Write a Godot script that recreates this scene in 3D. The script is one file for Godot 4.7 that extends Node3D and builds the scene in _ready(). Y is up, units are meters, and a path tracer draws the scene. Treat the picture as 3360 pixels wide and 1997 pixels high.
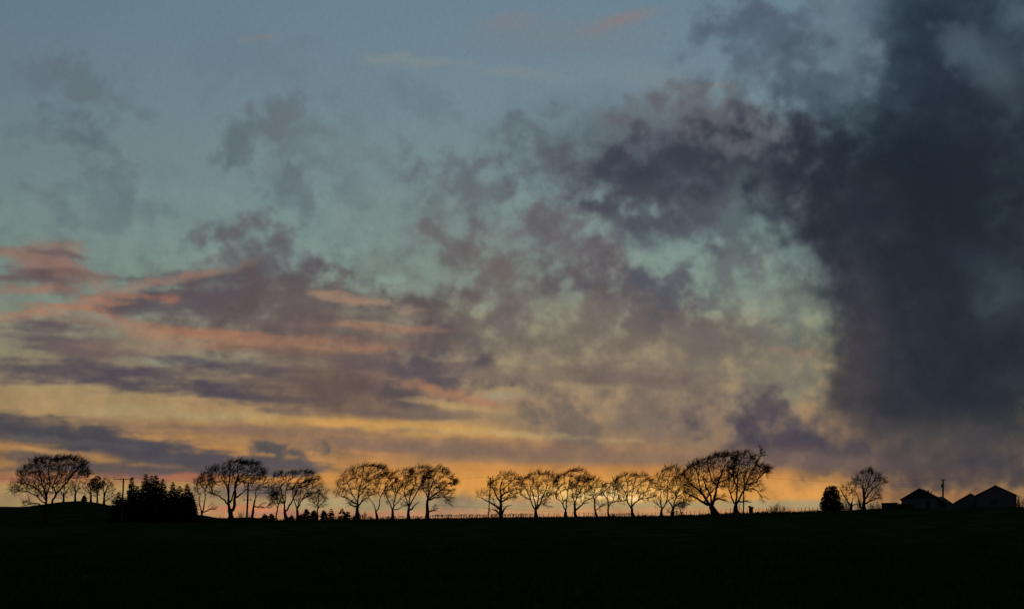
extends Node3D
# Dusk on a ridge: a row of bare wind-bent beeches, a fence, poles and farm houses against a sunset sky.
# Units are metres, y is up; the camera looks level along -z through a shifted lens.
# Places are surveyed as sight lines in a 3360 x 1997 frame plus a distance in metres.

const FOCAL := 3000.0
const EYE := 1.7
const RIDGE := 200.0
var M := {}
var used := {}
var rng := RandomNumberGenerator.new()
var rough := FastNoiseLite.new()

func _ready() -> void:
	rng.seed = 4711
	rough.seed = 5
	rough.frequency = 0.11
	rough.fractal_octaves = 3
	make_camera()
	make_sky()
	make_sun()
	make_materials()
	make_ground()
	make_trees()
	make_evergreens()
	make_buildings()
	make_poles()
	make_fences()
	make_undergrowth()

# ---------------------------------------------------------------- camera, sky, sun
func make_camera() -> void:
	var c := Camera3D.new()
	c.name = "camera"
	var near := 0.1
	c.set_frustum(near * 1997.0 / FOCAL, Vector2(0, near * 761.5 / FOCAL), near, 9000.0)
	c.position = Vector3(0, EYE, 0)
	add_child(c)
	c.current = true

func make_sun() -> void:
	var s := DirectionalLight3D.new()
	s.name = "sun"
	s.light_energy = 0.15
	s.light_color = Color(1.0, 0.66, 0.36)
	s.light_angular_distance = 10.0
	s.shadow_enabled = true
	# low behind the ridge, a little right of the middle, its light spread by cloud
	s.rotation = Vector3(deg_to_rad(-1.5), deg_to_rad(180.0 - 5.2), 0)
	add_child(s)

func make_sky() -> void:
	var e := Environment.new()
	e.background_mode = Environment.BG_SKY
	e.tonemap_mode = Environment.TONE_MAPPER_LINEAR
	e.tonemap_exposure = 1.0
	e.sdfgi_enabled = true
	e.ssao_enabled = true
	e.ssil_enabled = true
	var m := PanoramaSkyMaterial.new()
	m.panorama = ImageTexture.create_from_image(sky_picture())
	var s := Sky.new()
	s.sky_material = m
	e.sky = s
	e.background_energy_multiplier = 1.0
	var w := WorldEnvironment.new()
	w.name = "evening_air"
	w.environment = e
	add_child(w)

func noise(seed_: int, freq: float, octaves: int, gain := 0.5) -> FastNoiseLite:
	var n := FastNoiseLite.new()
	n.seed = seed_
	n.noise_type = FastNoiseLite.TYPE_SIMPLEX_SMOOTH
	n.frequency = freq
	n.fractal_type = FastNoiseLite.FRACTAL_FBM
	n.fractal_octaves = octaves
	n.fractal_gain = gain
	return n

func ramp(keys: Array, x: float) -> Vector3:
	if x <= keys[0][0]:
		return keys[0][1]
	for i in range(1, keys.size()):
		if x < keys[i][0]:
			var t: float = (x - keys[i - 1][0]) / (keys[i][0] - keys[i - 1][0])
			return (keys[i - 1][1] as Vector3).lerp(keys[i][1], t)
	return keys[-1][1]

# The air and the clouds over the whole dome: a wide coarse field, and finer drops of the same air towards the sunset.
func sky_picture() -> Image:
	var n1 := noise(11, 1.5, 5)
	var n2 := noise(12, 0.8, 3)
	var CW := 1024
	var CH := 512
	var b := PackedByteArray()
	b.resize(CW * CH * 3)
	var half := CH / 2
	for y in CH:
		var el := 90.0 - (y + 0.5) * 180.0 / CH
		var se := sin(deg_to_rad(el))
		var ce := cos(deg_to_rad(el))
		for x in CW:
			var o := (y * CW + x) * 3
			if y >= half:
				b[o] = 40; b[o + 1] = 40; b[o + 2] = 42
				continue
			var az := (x + 0.5) * 360.0 / CW - 180.0
			var ar := deg_to_rad(az)
			var d := Vector3(sin(ar) * ce, se, -cos(ar) * ce)
			var c := far_air(az, el, d, n1, n2)
			b[o] = int(clampf(c.x, 0, 255)); b[o + 1] = int(clampf(c.y, 0, 255)); b[o + 2] = int(clampf(c.z, 0, 255))
	var im := Image.create_from_data(CW, CH, false, Image.FORMAT_RGB8, b)
	im.resize(4096, 2048, Image.INTERPOLATE_CUBIC)
	im.blit_rect(sunset_window(n1, n2), Rect2i(0, 0, 824, 412), Vector2i(2048 - 412, 1024 - 412))
	# a panorama's first column looks along -z
	var out := Image.create_empty(4096, 2048, false, Image.FORMAT_RGB8)
	out.blit_rect(im, Rect2i(2048, 0, 2048, 2048), Vector2i(0, 0))
	out.blit_rect(im, Rect2i(0, 0, 2048, 2048), Vector2i(2048, 0))
	return out

func far_air(az: float, el: float, d: Vector3, n1: FastNoiseLite, n2: FastNoiseLite) -> Vector3:
	var west := 0.5 + 0.5 * cos(deg_to_rad(az - 4.0))
	west = west * west * west
	var low := exp(-el / 9.0)
	var c := Vector3(46, 54, 66).lerp(Vector3(108, 130, 144), west)
	c = c.lerp(Vector3(52, 51, 57).lerp(Vector3(165, 132, 96), west), low)
	var k := n1.get_noise_3d(d.x * 1.2, d.y * 3.0, d.z * 1.2) * 1.3 + n2.get_noise_3d(d.x, d.y * 2.0, d.z) * 0.8
	var storm := smoothstep(22.0, 34.0, az) * (1.0 - smoothstep(105.0, 150.0, az)) * (1.0 - 0.55 * smoothstep(20.0, 70.0, el))
	var cover := smoothstep(-0.15, 0.75, k + storm * 1.5 - 0.25 * west)
	var cc := Vector3(39, 44, 53).lerp(Vector3(98, 96, 100), west * (1.0 - storm))
	cc = cc.lerp(Vector3(56, 51, 53), low * 0.7)
	return c.lerp(cc, cover * 0.92)

# Clear air towards the sunset by height in the frame (q runs 0..1484 downwards), then cloud banks back to front:
# kind (0 puffed, 1 drawn out by the wind, 2 smooth glow), centre x y, half sizes, tilt, cover, colour.
func sunset_window(n1: FastNoiseLite, n2: FastNoiseLite) -> Image:
	var W := 824
	var H := 412
	var st := 360.0 / 4096.0
	var air := [
		[0.0, Vector3(107, 130, 145)], [200.0, Vector3(113, 134, 145)], [400.0, Vector3(118, 139, 143)], [550.0, Vector3(122, 143, 140)],
		[700.0, Vector3(126, 144, 134)], [800.0, Vector3(146, 147, 122)], [900.0, Vector3(158, 142, 108)], [1000.0, Vector3(173, 140, 97)],
		[1100.0, Vector3(188, 136, 80)], [1170.0, Vector3(200, 140, 76)], [1205.0, Vector3(182, 142, 92)], [1235.0, Vector3(170, 142, 100)], [1265.0, Vector3(188, 134, 90)]]
	var fa := noise(21, 0.0075, 5, 0.52)
	var fb := noise(22, 0.016, 5, 0.55)
	var wa := noise(23, 0.010, 4)
	var wb := noise(24, 0.010, 4)
	var fine := noise(25, 0.09, 3)
	var N := W * H
	var qx := PackedFloat32Array(); var qy := PackedFloat32Array(); var wx := PackedFloat32Array(); var wy := PackedFloat32Array()
	var np := PackedFloat32Array(); var ns := PackedFloat32Array(); var cr := PackedFloat32Array(); var cg := PackedFloat32Array(); var cb := PackedFloat32Array()
	for a in [qx, qy, wx, wy, np, ns, cr, cg, cb]:
		a.resize(N)
	for y in H:
		var el := (H - y - 0.5) * st
		for x in W:
			var i := y * W + x
			var ar := deg_to_rad((x - W / 2.0 + 0.5) * st)
			var u := (1680.0 + FOCAL * tan(ar)) / 1.3456
			var v := (1760.0 - FOCAL * tan(deg_to_rad(el)) / cos(ar)) / 1.3456
			qx[i] = u; qy[i] = v
			wx[i] = wa.get_noise_2d(u, v) * 52.0
			wy[i] = wb.get_noise_2d(u, v) * 52.0
			np[i] = fa.get_noise_2d(u, v * 1.25) * 1.05 + fb.get_noise_2d(u, v) * 0.55 + fine.get_noise_2d(u * 0.8, v) * 0.12
			ns[i] = fb.get_noise_2d(u * 0.22 + v * 0.03, v * 1.6 - u * 0.06) * 1.1 + fine.get_noise_2d(u * 0.25, v * 0.9) * 0.3 + fa.get_noise_2d(u, v) * 0.25
			var c := ramp(air, v)
			var dx := (u - 1400.0) / 1400.0
			c *= 1.0 - 0.07 * minf(dx * dx, 2.0)
			cr[i] = c.x; cg[i] = c.y; cb[i] = c.z
	for s in banks():
		if s[0] == 0 and s[3] > 30:
			s[3] *= 1.14
			s[4] *= 1.14
		var kind: int = s[0]
		var big := maxf(s[3], s[4]) * 1.25 + 60.0
		var tilt := deg_to_rad(s[5])
		var ct := cos(tilt); var sn := sin(tilt)
		var ex := sqrt(pow(s[3] * ct, 2) + pow(s[4] * sn, 2)) * 1.25 + 45.0
		var ey := sqrt(pow(s[3] * sn, 2) + pow(s[4] * ct, 2)) * 1.25 + 45.0
		var x0 := clampi(int(W / 2.0 + rad_to_deg(atan(((s[1] - ex) * 1.3456 - 1680.0) / FOCAL)) / st) - 1, 0, W)
		var x1 := clampi(int(W / 2.0 + rad_to_deg(atan(((s[1] + ex) * 1.3456 - 1680.0) / FOCAL)) / st) + 2, 0, W)
		var y0 := clampi(int(H - rad_to_deg(atan((1760.0 - (s[2] - ey) * 1.3456) / FOCAL)) / st) - 2, 0, H)
		var y1 := clampi(int(H - rad_to_deg(atan((1760.0 - (s[2] + ey) * 1.3456) / FOCAL * 0.8)) / st) + 2, 0, H)
		var amp := [0.72, 0.6, 0.13][kind] as float
		var wpx := [1.0, 0.8, 0.25][kind] as float
		var wpy := [1.0, 0.13, 0.12][kind] as float
		var edge := [0.62, 0.62, 0.75][kind] as float
		for y in range(y0, y1):
			for x in range(x0, x1):
				var i := y * W + x
				var dx := qx[i] + wx[i] * wpx - float(s[1])
				var dy := qy[i] + wy[i] * wpy - float(s[2])
				var ex2 := (dx * ct + dy * sn) / float(s[3])
				var ey2 := (dy * ct - dx * sn) / float(s[4])
				var d := sqrt(ex2 * ex2 + ey2 * ey2)
				if d > 1.9:
					continue
				var n := ns[i] if kind == 1 else np[i]
				var t := clampf(0.5 + (0.82 - d) * edge + amp * n * (1.0 - 0.35 * maxf(0.0, 1.0 - d)), 0.0, 1.0)
				var a := t * t * (3.0 - 2.0 * t) * float(s[6]) * smoothstep(1.9, 1.1, d)
				cr[i] += (float(s[7]) - cr[i]) * a
				cg[i] += (float(s[8]) - cg[i]) * a
				cb[i] += (float(s[9]) - cb[i]) * a
	var grain := RandomNumberGenerator.new()
	grain.seed = 9
	var b := PackedByteArray()
	b.resize(N * 3)
	for y in H:
		var el := (H - y - 0.5) * st
		for x in W:
			var i := y * W + x
			var az := (x - W / 2.0 + 0.5) * st
			var f := smoothstep(36.0, 31.5, absf(az)) * smoothstep(36.0, 32.0, el)
			var k := 1.0 + fine.get_noise_2d(qx[i], qy[i]) * 0.03
			# thin uneven veil over everything: a little darker and cooler where it is thicker
			var veil := np[i] * smoothstep(250.0, 800.0, qy[i])
			var c := Vector3(cr[i] * (1.0 - 0.10 * veil), cg[i] * (1.0 - 0.085 * veil), cb[i] * (1.0 - 0.06 * veil)) * k
			if f < 1.0:
				var ar := deg_to_rad(az)
				var er := deg_to_rad(el)
				c = far_air(az, el, Vector3(sin(ar) * cos(er), sin(er), -cos(ar) * cos(er)), n1, n2).lerp(c, f)
			var g := grain.randf_range(-1.2, 1.2)
			b[i * 3] = int(clampf(c.x + g + 0.5, 0, 255)); b[i * 3 + 1] = int(clampf(c.y + g + 0.5, 0, 255)); b[i * 3 + 2] = int(clampf(c.z + g + 0.5, 0, 255))
	return Image.create_from_data(W, H, false, Image.FORMAT_RGB8, b)

func banks() -> Array:
	return [
		# high pink wisps
		[2, 1380, 85, 230, 50, 0, .55, 120, 127, 134], [2, 1240, 50, 70, 24, -8, .35, 134, 126, 130], [2, 1515, 48, 90, 18, -17, .62, 140, 122, 122],
		[1, 1000, 152, 100, 15, 4, .45, 142, 140, 134], [1, 1240, 172, 260, 14, 6, .5, 128, 138, 140], [1, 625, 97, 50, 8, -8, .45, 136, 130, 126], [1, 1755, 208, 45, 6, 16, .6, 150, 146, 128],
		[2, 1600, 190, 170, 40, 8, .5, 122, 134, 140],
		# torn grey scraps, upper left
		[0, 110, 190, 90, 45, 20, .6, 98, 111, 120], [0, 190, 200, 40, 70, -30, .6, 98, 110, 118], [0, 280, 240, 70, 35, 35, .6, 100, 114, 120], [0, 195, 325, 80, 34, 38, .75, 92, 104, 114], [0, 100, 320, 80, 30, 0, .45, 98, 112, 120],
		[0, 250, 400, 90, 40, 35, .5, 100, 115, 120], [0, 310, 430, 35, 80, -20, .5, 100, 112, 118], [0, 660, 300, 90, 45, -25, .8, 98, 106, 114], [0, 572, 370, 32, 70, -15, .75, 96, 108, 114], [0, 730, 360, 60, 110, -15, .55, 104, 113, 118],
		[0, 725, 470, 45, 55, 0, .65, 98, 110, 116], [0, 560, 140, 110, 70, 0, .35, 102, 120, 134], [0, 240, 515, 110, 40, 0, .5, 102, 118, 120], [0, 90, 470, 70, 22, 0, .55, 102, 116, 116], [0, 720, 190, 60, 80, 20, .35, 106, 120, 130],
		[0, 1030, 240, 70, 45, 20, .45, 104, 120, 128], [0, 860, 360, 90, 60, 20, .4, 108, 122, 128], [0, 920, 260, 120, 70, 10, .25, 106, 122, 132], [0, 860, 460, 60, 40, 20, .4, 108, 122, 124],
		# thin veils behind the scraps
		[2, 1250, 640, 420, 150, 20, .42, 112, 116, 114], [2, 1500, 880, 520, 170, 8, .5, 134, 120, 103], [2, 1750, 1060, 520, 95, 3, .72, 122, 104, 93], [2, 1300, 1010, 380, 60, 3, .45, 150, 128, 102], [2, 1650, 420, 420, 150, 12, .55, 88, 95, 104], [2, 760, 800, 420, 120, 6, .5, 118, 104, 97], [2, 300, 850, 400, 90, 4, .3, 122, 108, 100],
		# drifting purple grey scraps, middle
		[0, 1080, 400, 60, 30, 10, .55, 106, 118, 122], [0, 1305, 330, 60, 45, 0, .75, 96, 106, 114], [0, 1150, 460, 125, 55, 12, .8, 98, 104, 108], [0, 1370, 380, 110, 45, 12, .6, 98, 108, 114], [0, 1400, 440, 140, 55, 10, .7, 92, 98, 106],
		[0, 1060, 575, 55, 34, 0, .7, 108, 106, 106], [0, 1130, 610, 85, 36, 22, .75, 108, 106, 106], [0, 1200, 670, 90, 60, 45, .9, 106, 100, 100], [0, 1250, 720, 70, 70, 20, .75, 112, 106, 102], [0, 1290, 550, 80, 40, -10, .65, 108, 108, 110],
		[0, 1430, 590, 125, 65, 28, .85, 101, 97, 102], [0, 1400, 640, 70, 60, 0, .75, 104, 100, 102], [0, 1490, 660, 55, 60, 35, .75, 108, 102, 102], [0, 930, 650, 75, 40, 10, .5, 112, 118, 114], [0, 1000, 700, 90, 50, 0, .35, 116, 122, 114],
		[0, 1075, 775, 100, 60, 10, .85, 100, 92, 90], [0, 1150, 815, 95, 65, 0, .8, 104, 95, 90], [0, 1240, 770, 85, 70, 0, .75, 110, 102, 96], [0, 1270, 850, 70, 60, 0, .6, 122, 110, 98],
		[0, 1570, 740, 150, 70, 22, .95, 90, 84, 92], [0, 1660, 800, 170, 75, 24, .8, 102, 93, 90], [0, 1470, 810, 100, 60, 0, .7, 116, 104, 96], [0, 1610, 690, 80, 45, 15, .8, 86, 88, 98], [0, 1430, 770, 80, 50, 0, .6, 118, 108, 100],
		[0, 1700, 900, 220, 60, 14, .65, 124, 110, 97], [0, 1850, 640, 100, 40, 12, .75, 94, 95, 98], [0, 1770, 610, 90, 55, 20, .6, 98, 104, 108], [0, 1870, 880, 70, 60, 0, .65, 112, 101, 92], [0, 1960, 850, 50, 60, 0, .5, 118, 112, 98], [0, 1810, 980, 140, 40, 5, .5, 142, 132, 108],
		[0, 1880, 900, 190, 120, 0, .75, 124, 117, 101], [0, 1930, 960, 120, 60, -8, .6, 140, 133, 112], [0, 1800, 840, 110, 70, 10, .6, 112, 104, 98], [0, 1960, 780, 70, 110, 10, .5, 116, 122, 112], [0, 1870, 720, 160, 60, 15, .45, 112, 122, 116], [1, 1955, 865, 60, 16, 4, .7, 150, 124, 102], [0, 1600, 960, 260, 60, 5, .5, 138, 122, 103],
		# arm of the storm cloud
		[2, 1780, 400, 360, 120, 10, .72, 70, 75, 87], [2, 1640, 430, 200, 70, 4, .5, 66, 71, 83],
		[0, 1480, 400, 100, 55, 8, .7, 84, 89, 99], [0, 1550, 280, 90, 45, 0, .6, 104, 112, 118], [0, 1660, 240, 100, 40, -8, .6, 108, 116, 122], [0, 1790, 315, 190, 75, 10, .8, 94, 93, 99], [0, 1560, 450, 120, 60, 8, .9, 68, 72, 84],
		[0, 1660, 400, 140, 70, -8, .92, 62, 66, 78], [0, 1640, 490, 150, 50, -5, .85, 70, 73, 84], [0, 1820, 440, 190, 75, 15, .93, 57, 62, 74], [0, 1720, 530, 90, 60, 10, .8, 76, 81, 90], [0, 1600, 565, 130, 40, 12, .55, 88, 94, 100],
		[0, 1850, 510, 90, 75, 30, .75, 100, 116, 114], [0, 1900, 600, 50, 80, 0, .4, 108, 122, 118],
		# body of the storm cloud
		[0, 1890, 110, 160, 100, 0, .75, 80, 95, 110], [0, 2030, 430, 160, 120, 25, .9, 50, 56, 69], [2, 2060, 580, 110, 190, -18, .75, 68, 62, 74], [2, 2130, 780, 90, 210, -14, .75, 66, 60, 70], [2, 2130, 960, 110, 90, 0, .6, 70, 60, 68],
		[2, 2270, 420, 350, 300, 0, .98, 30, 39, 49], [2, 2290, 100, 200, 260, 0, .96, 40, 51, 64], [2, 2300, 700, 270, 360, 0, .98, 30, 39, 48], [2, 2320, 900, 270, 190, 0, .93, 40, 47, 55], [2, 2120, 540, 120, 160, -20, .6, 46, 51, 62],
		[2, 2800, 500, 520, 800, 0, .97, 35, 43, 53], [2, 2230, 1000, 230, 70, 0, .75, 50, 50, 56], [2, 2420, 850, 260, 260, 0, .85, 39, 46, 54], [2, 2190, 850, 130, 200, 0, .7, 46, 50, 58], [2, 2110, 800, 70, 180, -12, .45, 74, 66, 74], [2, 2080, 930, 60, 100, 0, .45, 84, 76, 76],
		[0, 2060, 105, 75, 120, -14, .9, 102, 120, 130], [0, 1890, 165, 100, 60, 0, .65, 102, 120, 130], [0, 1860, 70, 90, 60, 0, .5, 80, 90, 106], [0, 1975, 190, 70, 70, 20, .6, 70, 82, 96], [2, 2380, 140, 110, 55, 26, .65, 76, 91, 102], [0, 2370, 120, 80, 40, 26, .5, 82, 96, 106], [2, 2440, 205, 60, 50, 30, .45, 72, 84, 94],
		[2, 2440, 715, 80, 90, 20, .4, 62, 74, 83], [0, 2440, 720, 40, 50, 20, .35, 72, 85, 92], [2, 2380, 640, 90, 50, 20, .35, 52, 63, 74],
		# brown floor under the storm
		[0, 1700, 1015, 270, 60, 8, .7, 126, 109, 97], [0, 1380, 1010, 60, 75, -15, .8, 114, 100, 92], [0, 1410, 1050, 50, 45, 0, .6, 118, 103, 92], [2, 2180, 1110, 340, 75, 4, .85, 90, 80, 77], [2, 2380, 1100, 260, 90, 0, .8, 74, 70, 72],
		[0, 1890, 1030, 170, 50, 8, .8, 86, 77, 83], [0, 1930, 1090, 150, 42, 10, .85, 74, 68, 78], [0, 2060, 1135, 170, 36, 14, .75, 80, 72, 78], [0, 2350, 1150, 170, 45, 0, .75, 72, 66, 71], [0, 2230, 1110, 130, 30, -10, .5, 80, 72, 74], [2, 2250, 1165, 220, 26, 2, .5, 88, 74, 70],
		# pink scraps at the left edge
		[1, 110, 655, 120, 55, 8, .9, 128, 100, 95], [1, 100, 640, 120, 22, 10, .65, 148, 112, 98], [1, 150, 608, 80, 13, 6, .75, 146, 112, 100], [1, 175, 622, 80, 10, 10, .9, 106, 92, 92], [1, 110, 676, 130, 24, 8, .9, 90, 77, 82], [1, 80, 706, 130, 16, -2, .7, 156, 114, 96], [1, 240, 700, 90, 20, 14, .6, 156, 124, 104], [1, 60, 725, 120, 14, 0, .6, 120, 138, 130],
		# the left bank
		[0, 640, 595, 70, 45, 32, .85, 100, 101, 105], [0, 600, 570, 60, 14, 5, .5, 102, 110, 114], [0, 640, 660, 150, 70, 12, .9, 98, 97, 102], [0, 520, 650, 70, 35, 0, .7, 100, 104, 106], [1, 450, 682, 150, 20, -6, .9, 84, 93, 98],
		[1, 520, 735, 330, 52, -3, .97, 84, 78, 86], [0, 720, 760, 270, 75, 5, .9, 96, 85, 86], [1, 820, 735, 170, 45, 12, .85, 100, 92, 92], [1, 860, 830, 270, 65, 8, .85, 108, 92, 88], [1, 290, 745, 190, 28, -10, .95, 90, 81, 86],
		[1, 330, 704, 230, 14, -13, .7, 160, 122, 104], [1, 150, 754, 150, 14, -9, .8, 172, 124, 98], [1, 260, 783, 190, 20, 12, .85, 170, 121, 95], [1, 420, 800, 130, 12, 8, .7, 160, 114, 90], [2, 313, 721, 26, 8, 0, .75, 162, 110, 92], [2, 357, 725, 24, 7, 8, .7, 158, 108, 90], [2, 411, 729, 28, 14, 0, .75, 162, 110, 92],
		[1, 650, 834, 260, 22, 3, .85, 172, 122, 94], [1, 790, 852, 190, 14, 4, .75, 186, 132, 94], [1, 890, 735, 110, 14, 10, .7, 172, 138, 112], [1, 930, 800, 120, 13, 4, .7, 168, 126, 100], [1, 930, 770, 90, 18, 8, .5, 150, 140, 115],
		[1, 140, 830, 160, 36, 8, .9, 94, 84, 88], [1, 220, 862, 150, 26, 4, .8, 104, 90, 89], [1, 380, 845, 130, 22, 3, .7, 146, 118, 100], [1, 230, 778, 120, 12, 12, .6, 128, 141, 131], [1, 450, 880, 160, 10, 1, .85, 142, 145, 126],
		[1, 100, 905, 180, 26, 0, .95, 82, 75, 84], [1, 330, 912, 270, 16, 1, .9, 92, 82, 86], [1, 560, 888, 170, 12, 5, .9, 88, 81, 86], [1, 620, 908, 160, 15, 7, .85, 86, 79, 85], [1, 470, 940, 260, 26, 4, .95, 76, 70, 80], [1, 620, 967, 190, 24, 6, .9, 80, 73, 82], [1, 820, 872, 240, 28, 6, .8, 106, 91, 87], [1, 560, 925, 150, 8, 4, .6, 130, 115, 95],
		# the lens of low cloud
		[2, 850, 950, 230, 80, 3, .97, 101, 84, 79], [1, 960, 900, 140, 30, 10, .85, 96, 84, 86], [2, 1000, 978, 80, 30, 22, .8, 82, 75, 82], [0, 1060, 912, 140, 36, 5, .85, 91, 82, 87], [1, 920, 1012, 180, 15, 2, .8, 102, 88, 85], [1, 1090, 1010, 120, 14, 4, .7, 122, 104, 92], [0, 700, 1020, 40, 22, 0, .4, 120, 100, 88],
		[1, 1085, 955, 150, 13, 14, .75, 176, 124, 92], [1, 1190, 965, 110, 14, 2, .6, 164, 122, 98], [1, 1140, 994, 130, 10, 7, .7, 188, 152, 104], [1, 1500, 918, 320, 20, 3, .75, 112, 98, 92], [1, 1200, 915, 150, 14, 2, .6, 134, 118, 102], [1, 1230, 962, 70, 10, 2, .6, 150, 148, 126],
		# bright gaps and long low bands
		[2, 150, 985, 270, 42, 3, .5, 168, 143, 104], [1, 430, 1010, 280, 16, 3, .6, 166, 150, 112], [2, 860, 1036, 240, 22, 3, .85, 206, 155, 86], [2, 1120, 1050, 170, 16, 4, .7, 200, 152, 86], [1, 1250, 1060, 240, 8, 3, .6, 190, 165, 115],
		[1, 620, 1050, 420, 20, 2, .9, 132, 106, 88], [1, 740, 1080, 420, 24, 3, .8, 138, 108, 86], [2, 1120, 1096, 400, 28, 3, .9, 128, 104, 91], [2, 1600, 1118, 480, 28, 2, .85, 134, 108, 90], [1, 820, 1115, 330, 20, 2, .6, 156, 118, 84], [2, 1950, 1120, 220, 34, 2, .6, 112, 94, 87], [1, 920, 1107, 55, 5, 6, .8, 190, 132, 84],
		[2, 900, 1150, 400, 22, 2, .6, 192, 132, 70], [2, 1600, 1152, 420, 20, 1, .6, 184, 122, 66],
		[2, 60, 1052, 230, 32, 8, .85, 74, 72, 79], [2, 270, 1086, 200, 26, 12, .8, 76, 73, 80], [2, 450, 1122, 160, 26, 8, .75, 79, 75, 81], [1, 80, 1050, 220, 34, 8, .97, 70, 69, 77], [1, 270, 1080, 210, 30, 12, .97, 73, 71, 79], [1, 420, 1112, 190, 32, 10, .97, 75, 72, 81], [1, 600, 1130, 170, 20, 4, .9, 82, 77, 82], [1, 170, 1078, 150, 9, 6, .7, 110, 100, 88], [1, 310, 1102, 200, 16, 10, .9, 79, 75, 82], [1, 570, 1128, 150, 20, 6, .9, 84, 78, 84], [0, 700, 1112, 80, 11, 0, .9, 84, 81, 85],
		[1, 100, 1135, 150, 36, 2, .85, 82, 76, 80], [1, 270, 1142, 180, 28, 2, .85, 88, 79, 81], [1, 450, 1148, 170, 18, 2, .85, 88, 80, 82], [1, 740, 1138, 130, 13, 3, .8, 92, 84, 86], [1, 120, 1100, 130, 6, 4, .75, 182, 138, 88],
		# the light along the horizon
		[2, 1450, 1190, 560, 44, 0, .75, 224, 155, 74], [2, 1130, 1178, 300, 24, 0, .6, 224, 155, 74], [2, 1480, 1200, 230, 26, 0, .85, 244, 182, 90], [1, 1460, 1208, 150, 10, 0, .9, 255, 218, 156],
		[2, 1850, 1205, 330, 24, 0, .75, 220, 152, 74], [2, 2280, 1215, 240, 22, 0, .7, 160, 108, 68], [0, 2060, 1170, 60, 12, 4, .6, 100, 86, 78], [0, 2180, 1212, 60, 10, -8, .6, 108, 88, 74], [0, 1950, 1185, 60, 10, 0, .35, 150, 112, 78],
		[2, 1080, 1228, 380, 18, 0, .75, 160, 142, 106], [0, 1110, 1222, 90, 24, 10, .45, 122, 106, 92], [2, 1620, 1230, 500, 10, 0, .75, 168, 150, 110], [1, 1300, 1222, 120, 4, 0, .6, 200, 140, 100], [2, 1500, 1248, 700, 10, 0, .75, 200, 145, 98], [2, 1950, 1226, 200, 9, 0, .7, 160, 148, 112],
		[2, 1465, 1200, 210, 18, 0, .7, 252, 200, 118], [1, 1455, 1208, 130, 9, 0, .8, 255, 222, 160], [2, 60, 1200, 500, 28, 0, .6, 165, 146, 104], [1, 130, 1166, 190, 14, 0, .8, 150, 98, 84], [1, 480, 1163, 80, 9, 0, .9, 180, 112, 84], [1, 90, 1212, 90, 6, 0, .5, 160, 115, 95], [2, 630, 1196, 150, 20, 0, .85, 98, 88, 89], [1, 570, 1238, 140, 10, 0, .85, 204, 126, 88], [2, 700, 1170, 160, 10, 0, .7, 206, 140, 76],
		[2, 780, 1225, 130, 16, 0, .6, 160, 148, 110], [1, 760, 1251, 160, 6, 0, .7, 172, 112, 96], [1, 1050, 1250, 160, 6, 0, .5, 170, 122, 108],
	]

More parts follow.
